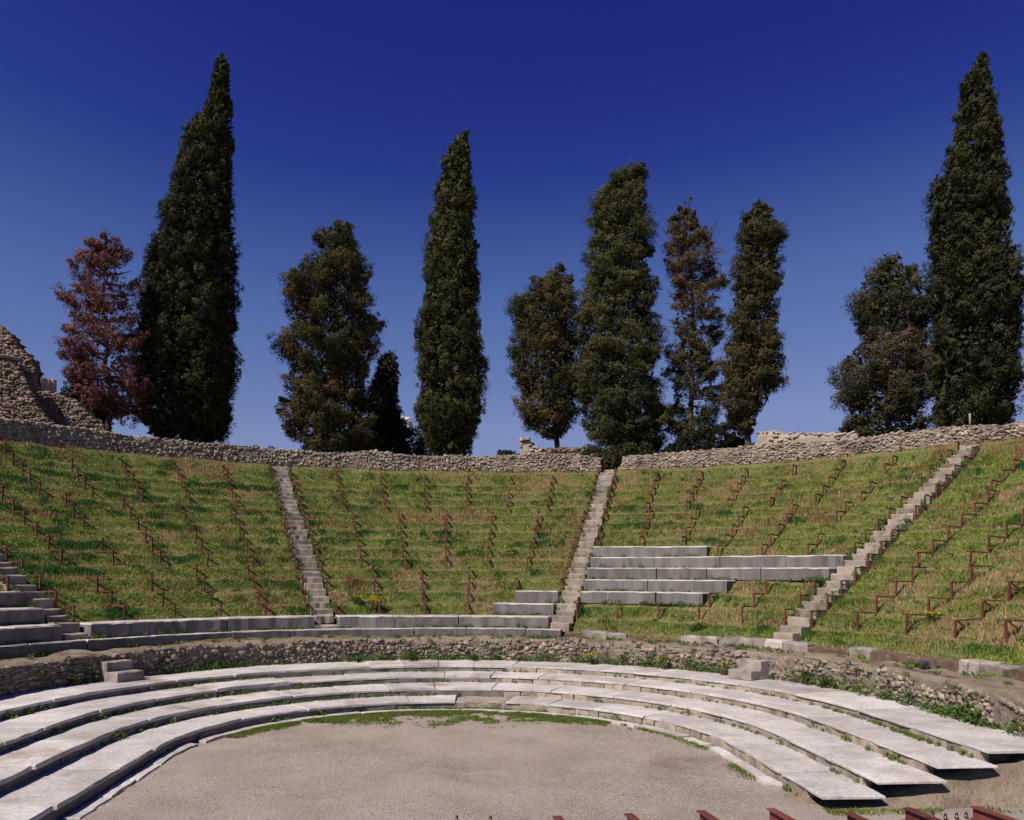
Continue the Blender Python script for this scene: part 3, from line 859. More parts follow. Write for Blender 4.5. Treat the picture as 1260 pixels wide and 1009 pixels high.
def leaf_cloud(C, rad_, nper, size, col, r, up=0.5, squash=0.7, wid=0.42, mess=0.6, core=0.25):
    """leaf-sized triangles clustered round centres C; returns verts, cols"""
    k = len(C)
    rad_ = np.broadcast_to(rad_, (k,)); idx = np.repeat(np.arange(k), nper)
    d = r.normal(0, 1, (len(idx), 3)); d /= np.linalg.norm(d, axis=1, keepdims=True)
    rr = r.uniform(core, 1.0, len(idx)) ** 0.6
    p = C[idx] + d * (rad_[idx] * rr)[:, None] * np.array([1, 1, squash])
    ax = d + r.normal(0, mess, d.shape) + np.array([0, 0, up]); ax /= np.linalg.norm(ax, axis=1, keepdims=True)
    t = r.normal(0, 1, d.shape); t = np.cross(ax, t); t /= np.linalg.norm(t, axis=1, keepdims=True)
    s = np.broadcast_to(size, (k,))[idx] * r.uniform(0.6, 1.35, len(idx))
    V = np.stack([p - t * (s * wid)[:, None], p + t * (s * wid)[:, None], p + ax * s[:, None]], 1).reshape(-1, 3)
    cc = np.repeat(col[idx], 3, 0)
    return V, cc
def leaf_obj(name, V, cc, mat='leafy', parent=None):
    return new(name, mesh(name, V, np.arange(len(V)).reshape(-1, 3), MAT[mat], col=cc), parent)

def weeds():
    r = np.random.default_rng(8)
    C, S, K = [], [], []
    def add(p, s, c): C.append(p); S.append(s); K.append(c)
    G = [np.array(v) for v in ((0.055, 0.105, 0.022), (0.085, 0.135, 0.030), (0.11, 0.15, 0.035), (0.045, 0.085, 0.02))]
    # foot of the retaining wall
    s = -95.0
    while s < 118:
        p = curve('B', s, -0.05 - abs(r.normal(0, 0.04)))
        dens = 0.55 + 0.5 * float(vnoise(np.array([[s * 0.08, 3.0]]), 1, 2)[0]) + (0.35 if 70 < s < 105 else 0)
        if r.random() < dens:
            sz = r.uniform(0.06, 0.17) * (1.35 if 72 < s < 105 else 1)
            add((p[0], p[1], Z4 + sz * 0.4), sz, G[r.integers(4)])
            if r.random() < 0.3: add((p[0] + r.normal(0, .05), p[1], Z4 + sz * 1.3), sz * 0.9, G[r.integers(4)])
        s += r.uniform(0.3, 1.1)
    for _ in range(90):      # on the wall face
        s = r.uniform(-90, 112); p = curve('B', s, -0.05)
        add((p[0], p[1], r.uniform(Z4 + 0.1, ZWALK)), r.uniform(0.03, 0.09), G[r.integers(4)])
    for (kf, zb) in (('S1', 0.0), ('S2', Z1), ('S3', Z2), ('S4', Z3)):      # at the foot of each riser
        s = -100.0
        while s < 118:
            p = curve(kf, s, -0.03)
            dens = 0.52 + 0.6 * float(vnoise(np.array([[s * 0.05, zb * 9]]), 1, 12)[0])
            if r.random() < dens * (0.45 if s > 35 else 1.0):
                sz = r.uniform(0.025, 0.06) * (1.9 if r.random() < 0.12 else 1)
                add((p[0], p[1], zb + sz * 0.4), sz, G[r.integers(1, 3)])
            s += r.uniform(0.4, 1.2) * 5 / ARC[kf][1]
    for _ in range(420):     # walkway and ledge foot
        th = r.uniform(-75, 105)
        RR = r.choice([RL - 0.04, r.uniform(8.95, RL)]); sz = r.uniform(0.03, 0.09)
        if vnoise(np.array([[th * 0.06, 5.0]]), 1, 31)[0] < -0.2 and r.random() < 0.8: continue
        add((RR * math.sin(rad(th)), RR * math.cos(rad(th)), ZWALK + sz * 0.4), sz, G[r.integers(4)])
    for (m, a, b, _) in seat_runs:      # foot of the seats
        RR = RP + m * DR - 0.03
        for th in np.arange(a, b, 0.35):
            if r.random() < 0.40 + 0.5 * float(vnoise(np.array([[th * 0.15, m * 7.0]]), 1, 6)[0]):
                sz = r.uniform(0.03, 0.085) * (1.7 if r.random() < .12 else 1); zz = ZL if m == 0 else ZP + (m - 1) * DZ
                add((RR * math.sin(rad(th)), RR * math.cos(rad(th)), zz + sz * 0.4), sz, G[r.integers(4)])
    for i in range(4):       # beside and on the stairs
        for _ in range(110):
            R = r.uniform(RP + 0.6, 20.9); sd_ = r.choice([-1, 1]); m0 = float(stair_mid(i, R)) + sd_ * (STAIR_W / 2 + r.normal(0.0, 0.06)) / R
            sz = r.uniform(0.03, 0.09)
            add((R * math.sin(m0), R * math.cos(m0), ZP + ((R - RP) / DR - 0.62) * DZ + sz * 0.3), sz, G[r.integers(4)] * r.uniform(0.9, 1.4))
    for _ in range(2600):     # leafy clumps on the slope
        R = math.sqrt(r.uniform(10.2 ** 2, 21 ** 2)); th = r.uniform(rad(-70), rad(98))
        if any(abs(th - float(stair_mid(i, R))) * R < STAIR_W / 2 + 0.03 for i in range(6)) or seat_here(int((R - RP) / DR), math.degrees(th)): continue
        sz = r.uniform(0.03, 0.09) * (1.6 if r.random() < 0.1 else 1)
        add((R * math.sin(th), R * math.cos(th), float(slope_z(np.array([R]), np.array([th]))[0]) + sz * 0.5), sz, G[r.integers(4)] * r.uniform(0.8, 1.5))
    C = np.array(C); S = np.array(S); K = np.array(K)
    V, cc = leaf_cloud(C, S, 44, S * 0.30 + 0.012, K * 1.25, r, up=0.7, squash=0.75)
    tag(leaf_obj('weeds', V, cc), 'small green weeds in the joints, along the steps, seats and walls', 'weeds', kind='stuff')
weeds()

def floor_grass():
    r = np.random.default_rng(15)
    N = 210000
    th = np.radians(r.uniform(-66, 66, N))
    d = np.where(r.random(N) < 0.28, np.abs(r.normal(0, 0.16, N)), np.abs(r.normal(0, 0.95, N)) * np.exp(-((th - 0.06) / 0.62) ** 2))
    R = arc_r('K', th) - 0.03 - d
    x, y = R * np.sin(th), R * np.cos(th)
    ok = r.random(N) < 0.50 + 0.55 * fbm(np.c_[x, y], 1.5, 19) + 0.45 * vnoise(np.c_[x, y], 7.0, 20) - 0.30 * d - 0.35 * sstep(0.55, 1.0, np.abs(th))
    x, y = x[ok], y[ok]
    # foot of the bank and patches by the right kerb
    N2 = 7000
    x2 = r.uniform(5.0, 9.5, N2); y2 = -3.50 + r.normal(0, 0.08, N2)
    ok2 = r.random(N2) < 0.55 + 0.8 * fbm(np.c_[x2, y2], 1.8, 23)
    N3 = 2500
    s3 = r.uniform(60, 112, N3); p3 = curve('K', s3, 0.0) + np.c_[-np.abs(r.normal(0, 0.1, N3)), np.zeros(N3)]
    ok3 = r.random(N3) < 0.2 + 0.8 * fbm(p3, 1.5, 29)
    x = np.r_[x, x2[ok2], p3[ok3, 0]]; y = np.r_[y, y2[ok2], p3[ok3, 1]]
    n = len(x)
    col = np.where(r.random((n, 1)) < 0.5, PAL['green'], np.where(r.random((n, 1)) < 0.6, PAL['bright'] * 0.9, PAL['olive'])) * r.uniform(0.8, 1.2, (n, 1))
    o = new('orchestra_grass', blade_mesh('orchestra_grass', np.c_[x, y, np.zeros(n)], r.uniform(0.02, 0.055, n), r.uniform(0.012, 0.026, n), r.uniform(0.01, 0.05, n), col, r=r))
    tag(o, 'short green grass along the edge of the gravel floor', 'grass', kind='stuff')
floor_grass()

def pebbles():
    r = np.random.default_rng(25)
    N = 90000
    x = r.uniform(-6.5, 9.0, N); y = r.uniform(-4.6, 4.5, N)
    ok = (np.hypot(x, np.maximum(y, 0)) < 4.5)
    x, y = x[ok], y[ok]; n = len(x)
    s = r.uniform(0.004, 0.013, n) * np.where(r.random(n) < 0.03, 1.8, 1)
    base = np.array([(1, 0, 0), (-0.5, 0.87, 0), (-0.5, -0.87, 0), (0, 0, 0.8)])
    a = r.uniform(0, 6.28, n)
    B = np.stack([np.cos(a)[:, None] * base[:, 0] - np.sin(a)[:, None] * base[:, 1], np.sin(a)[:, None] * base[:, 0] + np.cos(a)[:, None] * base[:, 1], np.tile(base[:, 2], (n, 1))], -1) * s[:, None, None]
    V = (B + np.stack([x, y, np.zeros(n)], -1)[:, None, :]).reshape(-1, 3)
    t = np.array([(0, 1, 3), (1, 2, 3), (2, 0, 3)])
    fc = (np.arange(n)[:, None, None] * 4 + t[None]).reshape(-1, 3)
    tag(new('gravel', mesh('gravel', V, fc, MAT['pebble'])), 'loose grey gravel strewn over the orchestra floor', 'gravel', kind='stuff')
pebbles()

# single plants one can point at
def plant(R, thd, z, size, label, colr=(0.06, 0.11, 0.025), flower=None, nf=0, tall=1.0, name='weed_plant', seed=0):
    r = np.random.default_rng(700 + seed)
    th = rad(thd)
    root = tag(empty(name, (R * math.sin(th), R * math.cos(th), z)), label, 'plant')
    k = 14
    C = np.c_[r.normal(0, size * 0.45, k), r.normal(0, size * 0.35, k), np.abs(r.normal(size * 0.5 * tall, size * 0.35 * tall, k))]
    V, cc = leaf_cloud(C, size * 0.42, 26, size * 0.2 + 0.01, np.tile(colr, (k, 1)) * r.uniform(0.75, 1.3, (k, 1)), r, up=0.6, squash=0.9)
    leaf_obj('leaves', V, cc, parent=root)
    if flower is not None:
        C = np.c_[r.normal(0, size * 0.6, nf), r.normal(0, size * 0.4, nf), size * tall * (1.0 + np.abs(r.normal(0.1, 0.25, nf)))]
        V, cc = leaf_cloud(C, 0.012, 7, 0.022, np.tile(flower, (nf, 1)), r, up=0.4)
        leaf_obj('flowers', V, cc, parent=root)
YEL = (0.62, 0.46, 0.02)
def at_wall(px):
    v, _ = pix(px, 812, 8.75); return math.degrees(math.atan2(v.x, v.y))
for q, (px, size, tall, lab, fl, nf) in enumerate([
        (508, 0.15, 1.3, 'dark bushy weed against the rubble wall, directly above the broken step', None, 0),
        (441, 0.13, 1.2, 'rounded weed at the rubble wall, left of the dark bushy one', None, 0),
        (585, 0.10, 1.2, 'leafy weed hanging on the rubble wall beside the pale block', None, 0),
        (731, 0.13, 1.6, 'weed with a spray of yellow flowers at the rubble wall below centre stair', YEL, 26),
        (820, 0.16, 1.7, 'tall yellowish weed at the rubble wall, midway to right stone block', YEL, 14),
        (897, 0.15, 1.7, 'yellow-flowering weed on the rubble wall left of the right stone block', YEL, 16),
        (998, 0.14, 1.7, 'upright green weed on the rubble wall right of the right stone block', None, 0),
        (1025, 0.17, 1.3, 'dark broad weed at the wall foot, second right of the stone block', None, 0),
        (84, 0.07, 2.0, 'lone yellow flower in front of the shaded wall at far left', YEL, 3)]):
    thd = at_wall(px)
    plant(8.62 if abs(thd) < 80 else 8.5, thd, Z4, size, lab, (0.05, 0.095, 0.022) if q not in (4, 5) else (0.12, 0.13, 0.04), fl, nf, tall, seed=q)
def slope_plant(px, py, n, size, lab, colr, fl, nf, seed, name='weed_plant'):
    R = RP + n * DR
    v, _ = pix(px, py, R); thd = math.degrees(math.atan2(v.x, v.y))
    plant(R, thd, float(slope_z(np.array([R]), np.array([rad(thd)]))[0]), size, lab, colr, fl, nf, 1.0, name, seed)
slope_plant(463, 742, 1.4, 0.28, 'patch of yellow-flowering weeds right of the left centre stair', (0.13, 0.15, 0.03), YEL, 90, 21)
slope_plant(441, 733, 2.0, 0.20, 'lush green weed beside the left centre stair, near the yellow flowers', (0.06, 0.13, 0.025), YEL, 25, 22)
slope_plant(1012, 707, 3.6, 0.20, 'round green bush below the long seats, next to right stair', (0.055, 0.125, 0.025), None, 0, 23)
slope_plant(1150, 725, 1.7, 0.16, 'weed with yellow flowers among the far right iron frames', (0.12, 0.14, 0.035), YEL, 40, 24)
slope_plant(860, 782, 0.4, 0.20, 'green weed tuft above the kerb, below the broken seats', (0.07, 0.12, 0.03), YEL, 10, 25)
v, _ = pix(1143, 810, 9.6); plant(9.55, math.degrees(math.atan2(v.x, v.y)), ZWALK, 0.09, 'low plant with blue-violet flowers on the walkway at right', (0.06, 0.10, 0.03), (0.10, 0.07, 0.40), 26, 1.0, 'flowering_plant', 26)

# ------------------------------------------------------------------ trees
def tube(pts, rads, n=7):
    pts = np.array(pts, float)
    V = []
    for k, p in enumerate(pts):
        d = pts[min(k + 1, len(pts) - 1)] - pts[max(k - 1, 0)]
        d /= np.linalg.norm(d) + 1e-9
        a = np.cross(d, (0, 1, 0.3)); a /= np.linalg.norm(a); b = np.cross(d, a)
        for q in range(n):
            t = 2 * math.pi * q / n
            V.append(p + rads[k] * (math.cos(t) * a + math.sin(t) * b))
    fc = [(k * n + q, k * n + (q + 1) % n, (k + 1) * n + (q + 1) % n, (k + 1) * n + q) for k in range(len(pts) - 1) for q in range(n)]
    fc.append(tuple(range(n))[::-1]); fc.append(tuple((len(pts) - 1) * n + q for q in range(n)))
    return V, fc

def tree(prof, R, label, kind, seed, trunk_px=None, cols=None, red_band=None, dens=1.0, group=None):
    """prof: list of (photo y, left x, right x); R: distance from the theatre's centre"""
    r = np.random.default_rng(3000 + seed)
    prof = np.array(prof, float)
    xm = float(np.mean((prof[:, 1] + prof[:, 2]) / 2)) if trunk_px is None else trunk_px
    base, t = pix(xm, 560, R)
    sc = t / F
    gz = 7.62
    y0 = pix(xm, 560, R)[0].z
    zz = y0 + (560 - prof[:, 0]) * sc
    order = np.argsort(zz)
    zz = zz[order] - gz; xl = (prof[order, 1] - xm) * sc; xr = (prof[order, 2] - xm) * sc
    if kind != 'dense':
        grow = (xr - xl) * 0.05 + 0.05
        xl, xr = xl - grow, xr + grow
    root = tag(empty('cypress_tree', (base.x, base.y, gz)), label, 'tree', group)
    H = zz[-1]
    ax = np.array([math.cos(math.atan2(base.x - CX, base.y + CD)), -math.sin(math.atan2(base.x - CX, base.y + CD))])    # across the line of sight
    ay = np.array([-ax[1], ax[0]])
    # trunk and limbs
    px_ = lambda z: np.interp(z, zz, (xl + xr) / 2) * max(0.0, z / H) ** 0.7
    ks = np.linspace(0, H * 0.95, 12)
    tr = 0.008 * H + 0.07
    V, fc = tube([np.r_[ax * px_(z), z - 0.2] for z in ks], [max(0.02, tr * (1 - z / H * 0.95)) for z in ks], 8)
    V = list(V); allf = list(fc)
    nl = 46 if kind in ('sparse', 'open') else 22
    for k in range(nl):
        z = r.uniform(zz[0] + 0.2, H * 0.93); ph = r.uniform(0, 2 * math.pi)
        w_ = np.interp(z, zz, xr - xl) / 2
        c = np.interp(z, zz, (xl + xr) / 2)
        e = ax * (c + math.cos(ph) * w_ * 0.85) + ay * math.sin(ph) * w_ * 0.85
        st_ = np.r_[ax * px_(z), z]
        en = np.r_[e, z + r.uniform(0.1, 0.5)]
        md = (st_ + en) / 2 + np.array([0, 0, -0.08])
        v2, f2 = tube([st_, md, en], [0.05, 0.035, 0.012], 5)
        allf += [tuple(i + len(V) for i in f) for f in f2]; V += v2
    new('trunk', mesh('trunk', np.array(V), allf, MAT['bark'], True), root)
    # crown
    area = float(np.trapezoid(xr - xl, zz)) if hasattr(np, 'trapezoid') else float(np.trapz(xr - xl, zz))
    # boughs on the outline, each a compact tuft of leaf clumps
    if kind == 'dense': nb, nk, npc, ls, shell, b0, vert = int(area * 9 * dens), 15, 34, 0.058, (0.62, 1.0), 0.30, 1.8
    elif kind == 'open': nb, nk, npc, ls, shell, b0, vert = int(area * 5.6 * dens), 20, 32, 0.056, (0.40, 1.0), 0.40, 0.85
    else: nb, nk, npc, ls, shell, b0, vert = int(area * 6.5 * dens), 13, 30, 0.054, (0.25, 1.0), 0.33, 0.62
    g = np.linspace(zz[0], zz[-1], 400); cw = np.cumsum(np.interp(g, zz, xr - xl) + 0.12); cw /= cw[-1]
    z = np.interp(r.random(nb), cw, g)
    ph = r.uniform(0, 2 * np.pi, nb)
    rho = shell[0] + (shell[1] - shell[0]) * r.random(nb) ** 0.45
    L = np.interp(z, zz, xl); Rr = np.interp(z, zz, xr)
    w_ = (Rr - L) / 2; c = (L + Rr) / 2
    br = b0 * np.clip(w_ / 1.0, 0.25, 1.2) * r.uniform(0.55, 1.35, nb)      # bough radius
    ws = np.maximum(w_ - br * 0.62, 0.0)
    x = c + np.cos(ph) * ws * rho; y = np.sin(ph) * ws * rho
    z = np.minimum(z, H - br * vert * 0.9)
    if kind != 'dense':
        keep = fbm(np.c_[x, y, z * (1.5 if kind == 'sparse' else 1.0)], 0.7, seed + 50) > (-0.42 if kind == 'sparse' else -0.75)
        z, ph, x, y, br, w_ = z[keep], ph[keep], x[keep], y[keep], br[keep], w_[keep]
    nb = len(z)
    bi = np.repeat(np.arange(nb), nk)
    d = r.normal(0, 1, (len(bi), 3)); d /= np.linalg.norm(d, axis=1, keepdims=True); d *= r.uniform(0.45, 1.0, (len(bi), 1))
    BC = np.c_[ax[0] * x + ay[0] * y, ax[1] * x + ay[1] * y, z]
    tilt = np.c_[np.cos(ph), np.sin(ph)]
    dx_, dy_, dz_ = d[:, 0] * br[bi], d[:, 1] * br[bi], d[:, 2] * br[bi] * vert
    if kind != 'dense': dz_ = dz_ + 0.45 * (dx_ * tilt[bi, 0] + dy_ * tilt[bi, 1])
    C = BC[bi] + np.c_[ax[0] * dx_ + ay[0] * dy_, ax[1] * dx_ + ay[1] * dy_, dz_]
    rcs = br[bi] * r.uniform(0.28, 0.48, len(bi))
    bcol = (fbm(np.c_[x, y, z], 0.5, seed + 9) + r.normal(0, 0.30, nb))[bi]
    x, y, z = x[bi], y[bi], C[:, 2]
    nc = len(C)
    cols = cols or [(0.040, 0.044, 0.018), (0.055, 0.056, 0.022), (0.070, 0.060, 0.026)]
    pn = bcol + r.normal(0, 0.15, nc)
    col = np.where((pn > 0.25)[:, None], np.array(cols[2]), np.where((pn > -0.2)[:, None], np.array(cols[1]), np.array(cols[0])))
    if red_band is not None:
        za, zb, rc_, prob = red_band
        m = (z / H > za) & (z / H < zb) & (fbm(C, 0.6, seed + 77) + r.normal(0, 0.3, nc) > 0.5 - prob)
        col[m] = np.array(rc_)
    col = col * r.uniform(0.8, 1.25, (nc, 1))
    li = np.repeat(np.arange(nc), npc)
    q = r.normal(0, 1, (len(li), 3)); q /= np.linalg.norm(q, axis=1, keepdims=True)
    p = C[li] + q * (rcs[li] * r.uniform(0.35, 1.0, len(li)))[:, None] * np.array([1, 1, 1.25 if kind == 'dense' else 0.9])
    nr = (p - BC[bi][li]) / br[bi][li][:, None] + 0.35 * q + r.normal(0, 0.28, q.shape)
    nr /= np.linalg.norm(nr, axis=1, keepdims=True)
    t1 = np.cross(nr, r.normal(0, 1, q.shape) * np.array([1, 1, 0.4])); t1 /= np.linalg.norm(t1, axis=1, keepdims=True)
    t2 = np.cross(nr, t1); t2 = np.where(t2[:, 2:3] < 0, -t2, t2)
    sz = ls * r.uniform(0.6, 1.4, len(li))[:, None]
    V = np.stack([p - t1 * sz * 0.42, p + t1 * sz * 0.42, p + t2 * sz * 1.1 + nr * sz * 0.35], 1).reshape(-1, 3)
    cc = np.repeat(col[li], 3, 0)
    midx = None
    new_v, fcs = V, np.arange(len(V)).reshape(-1, 3)
    # inner foliage, larger sprays, so that the crowns do not show through everywhere
    ni = int(area * {'dense': 260, 'open': 170, 'sparse': 30}[kind])
    zi = np.interp(r.random(ni), cw, g); pi_ = r.uniform(0, 2 * np.pi, ni); ri = np.sqrt(r.random(ni)) * {'dense': 0.84, 'open': 0.74, 'sparse': 0.6}[kind]
    Li, Ri = np.interp(zi, zz, xl), np.interp(zi, zz, xr)
    xi = (Li + Ri) / 2 + np.cos(pi_) * ri * (Ri - Li) / 2; yi = np.sin(pi_) * ri * (Ri - Li) / 2
    Ci = np.c_[ax[0] * xi + ay[0] * yi, ax[1] * xi + ay[1] * yi, zi]
    Vi, ci = leaf_cloud(Ci, 0.05, 2, np.full(ni, 0.17 if kind == 'dense' else 0.14), np.tile(np.array(cols[1]), (ni, 1)), r, up=0.5)
    new_v = np.concatenate([V, Vi]); cc = np.concatenate([cc, ci]); fcs = np.arange(len(new_v)).reshape(-1, 3)
    new('crown', mesh('crown', new_v, fcs, MAT['foliage'], col=cc), root)
    return root

T1 = [(290,118,132),(305,108,142),(320,105,155),(335,92,150),(350,86,165),(365,78,168),(380,74,164),(395,92,160),(410,86,170),(430,82,180),(445,73,178),(460,80,166),(475,85,188),(490,95,188),(505,92,184),(520,108,165),(528,122,150)]
T2 = [(64,263,267),(80,256,276),(100,252,277),(120,248,278),(140,243,280),(150,232,281),(160,222,282),(190,213,283),(220,206,284),(250,199,285),(280,192,287),(300,187,289),(330,180,291),(350,174,292),(380,170,291),(410,168,291),(440,165,292),(460,163,290),(480,162,287),(510,165,287),(530,170,283),(546,182,265)]
T3 = [(280,420,432),(290,386,432),(300,384,435),(315,395,441),(330,376,446),(345,352,454),(360,346,454),(380,347,457),(400,350,460),(407,350,474),(415,356,470),(425,339,467),(440,339,462),(455,350,458),(470,350,455),(490,348,458),(510,346,462),(530,350,464),(545,360,464),(560,364,460)]
T4 = [(436,472,485),(448,462,488),(465,456,489),(490,450,489),(510,448,492),(530,448,499),(560,448,506)]
T5 = [(163,567,572),(172,556,572),(185,548,575),(195,540,575),(210,537,578),(230,532,583),(245,530,585),(265,526,583),(285,521,585),(310,518,587),(340,517,587),(360,516,588),(380,513,588),(400,507,590),(420,507,595),(440,508,597),(460,510,601),(475,510,601),(490,508,596),(505,506,597),(515,503,596),(530,508,591),(545,515,586),(560,525,576)]
T6 = [(323,684,690),(340,672,698),(350,651,702),(360,640,704),(375,624,706),(390,630,709),(410,628,711),(430,626,711),(450,624,714),(470,628,712),(490,632,712),(505,636,714),(518,642,707),(528,650,700),(537,662,690)]
T7 = [(205,784,790),(213,758,790),(225,743,790),(240,731,794),(255,723,796),(270,719,795),(290,718,802),(310,720,800),(330,713,802),(350,711,800),(370,709,804),(400,703,809),(430,703,811),(460,705,812),(490,706,814),(510,712,818),(530,716,820),(545,735,818),(560,745,800)]
T8 = [(240,842,846),(255,827,851),(275,816,861),(285,814,869),(300,813,871),(320,816,879),(345,816,878),(352,816,889),(370,813,887),(390,816,889),(410,819,884),(440,816,880),(470,816,888),(500,816,884),(530,819,880),(548,822,870)]
T9 = [(246,927,933),(260,916,943),(275,906,947),(290,904,959),(300,904,959),(320,901,956),(345,898,956),(370,896,952),(400,893,954),(420,889,956),(450,886,956),(475,886,956),(490,886,949),(505,891,934),(515,893,929),(530,906,924)]
T10 = [(309,1086,1102),(325,1076,1108),(335,1058,1128),(345,1051,1134),(355,1046,1137),(375,1049,1139),(395,1053,1139),(410,1058,1141),(425,1041,1141),(440,1031,1141),(455,1029,1142),(470,1029,1141),(485,1033,1141),(500,1041,1139),(515,1043,1139),(532,1055,1137)]
T11 = [(60,1202,1206),(75,1194,1210),(90,1180,1214),(110,1176,1217),(130,1174,1222),(150,1170,1226),(170,1166,1230),(190,1162,1231),(205,1160,1232),(212,1146,1234),(230,1143,1237),(260,1143,1238),(290,1141,1240),(320,1140,1249),(340,1141,1251),(370,1141,1252),(400,1142,1251),(440,1144,1252),(470,1144,1250),(495,1146,1244),(510,1150,1240),(520,1155,1230)]
GREEN = [(0.038, 0.044, 0.016), (0.055, 0.060, 0.021), (0.078, 0.078, 0.028)]
DARKG = [(0.027, 0.031, 0.013), (0.038, 0.042, 0.017), (0.056, 0.056, 0.024)]
BROWN = [(0.042, 0.041, 0.015), (0.062, 0.053, 0.019), (0.095, 0.068, 0.025)]
RED = [(0.10, 0.043, 0.040), (0.14, 0.058, 0.048), (0.18, 0.082, 0.060)]
tree(T1, 24.2, 'dying cypress with rust-red foliage, leftmost, next to the ruined wall', 'sparse', 1, 128, RED, dens=1.5)
tree(T2, 25.2, 'tallest dense dark cypress on the left, leaning to the right', 'dense', 2, 232, DARKG)
tree(T3, 24.6, 'broad bushy brownish cypress left of the slender central one', 'open', 3, 408, BROWN, dens=1.15)
tree(T4, 28.5, 'small dark narrow cypress tucked behind the broad bushy one', 'dense', 4, 474, DARKG)
tree(T5, 24.6, 'slender dense green cypress near the centre, slanted tip', 'dense', 5, 552, GREEN)
tree(T6, 25.0, 'short cypress with bare lower trunk, left of the tall shaggy one', 'open', 6, 687, BROWN, dens=1.15)
tree(T7, 24.8, 'tall shaggy dark green cypress above the gap in the wall', 'open', 7, 760, GREEN, dens=1.4)
tree(T8, 26.0, 'thin see-through cypress with reddish dying top', 'sparse', 8, 846, [(0.042, 0.043, 0.018), (0.056, 0.052, 0.020), (0.080, 0.060, 0.026)], (0.58, 1.0, (0.11, 0.056, 0.034), 0.50), dens=1.5)
tree(T9, 24.6, 'narrow brownish cypress at the right of the central clump, trunk showing', 'open', 9, 920, BROWN, dens=1.25)
tree(T10, 24.8, 'ragged cypress with pinkish dead patches beside the tall right one', 'open', 10, 1092, [(0.036, 0.037, 0.017), (0.050, 0.047, 0.021), (0.072, 0.057, 0.028)], (0.0, 1.0, (0.12, 0.07, 0.056), -0.50), dens=1.0)
tree(T11, 25.4, 'tall dense dark cypress at the far right', 'dense', 11, 1196, DARKG)

# low shrubs behind the wall
def shrub(px, py, R, wx, hz, label, colr, seed, name='shrub', n=60):
    r = np.random.default_rng(4000 + seed)
    p, t = pix(px, py, R); sc = t / F
    root = tag(empty(name, (p.x, p.y, 7.62)), label, 'shrub')
    top = p.z - 7.62
    W = wx * sc / 2
    C = np.c_[r.uniform(-W, W, n), r.normal(0, W * 0.3, n), np.zeros(n)]
    C[:, 2] = r.uniform(0.1, 1, n) ** 0.7 * (top - 0.15) * (1 - 0.6 * (np.abs(C[:, 0]) / W) ** 2.2)
    V, cc = leaf_cloud(C, 0.22, 60, 0.10, np.tile(colr, (n, 1)) * r.uniform(0.7, 1.3, (n, 1)), r, up=0.4)
    leaf_obj('leaves', V, cc, 'foliage', root)
shrub(320, 549, 23.6, 46, 1, 'small dark bush peeping over the wall left of the broad cypress', (0.03, 0.045, 0.018), 1)
shrub(505, 522, 27.5, 44, 1, 'dark hedge low between the small and slender cypresses', (0.025, 0.03, 0.014), 2, n=110)
shrub(872, 519, 25.4, 124, 1, 'dark undergrowth below the see-through and narrow cypresses', (0.022, 0.024, 0.012), 3, n=330)
shrub(770, 543, 23.4, 110, 1, 'green low bush spilling over the wall right of the gap', (0.05, 0.055, 0.02), 4, n=90)
shrub(757, 553, 23.2, 46, 1, 'dark foliage filling the gap in the upper wall', (0.03, 0.033, 0.016), 9, n=60)
shrub(728, 541, 22.9, 30, 1, 'small olive bush at the left side of the wall gap', (0.06, 0.06, 0.022), 5, n=40)
shrub(1050, 515, 25.6, 60, 1, 'dark shrub at the foot of the ragged right cypress', (0.025, 0.028, 0.014), 6, n=80)
shrub(98, 470, 25.2, 66, 1, 'dark ivy bush behind the ruin, under the red tree', (0.022, 0.034, 0.014), 7, n=200)
shrub(625, 551, 24.6, 50, 1, 'dark low bush behind the wall left of the small pillar', (0.03, 0.032, 0.016), 8, n=60)

# ------------------------------------------------------------------ ruins behind the upper wall
def ruin_wall(px_pts, R, zb, label, mat, limit, seed, size=(0.08, 0.22), hgt=(0.06, 0.135), kind='flat', thick=0.6, core=None, name='ruined_wall', holes=0.03):
    """px_pts: the wall's upper outline in the photo, on the cylinder R"""
    if R < 21:                      # R < 21: a straight wall along the line Y = R
        def onplane(x, y):
            a_, b_ = pix(x, y, 24.0)[0], Vector((CX, -CD, CH))
            return b_ + (a_ - b_) * ((R + CD) / (a_.y + CD))
        pts = [onplane(x, y) for x, y in px_pts]
        xs_ = np.array([p.x for p in pts]); zs = np.array([p.z for p in pts])
        root = tag(empty(name, ((xs_[0] + xs_[-1]) / 2, R, zb)), label, 'wall')
        lay_wall(root, lambda s_: (xs_[0] + s_, R), lambda s_: (0.0, -1.0), float(xs_[-1] - xs_[0]), lambda s_: np.full(np.shape(s_), zb), lambda s_: np.interp(xs_[0] + np.asarray(s_, float), xs_, zs),
                 kind, mat, size, hgt, 0.14, limit, seed, vis=in_view, thick=thick, holes=0.06, coremat=core)
        return root
    pts = [pix(x, y, R)[0] for x, y in px_pts]
    ths = np.array([math.atan2(p.x, p.y) for p in pts]); zs = np.array([p.z for p in pts])
    a, b = ths[0], ths[-1]
    L = R * (b - a)
    mid = (a + b) / 2
    root = tag(empty(name, (R * math.sin(mid), R * math.cos(mid), zb)), label, 'wall')
    path = lambda s: (R * math.sin(a + s / R), R * math.cos(a + s / R))
    nrm = lambda s: (-math.sin(a + s / R), -math.cos(a + s / R))
    zt = lambda s: np.interp(a + np.asarray(s, float) / R, ths, zs)
    lay_wall(root, path, nrm, L, lambda s: np.full(np.shape(s), zb), zt, kind, mat, size, hgt, 0.14, limit, seed, vis=in_view, thick=thick, holes=holes, coremat=core)
    return root
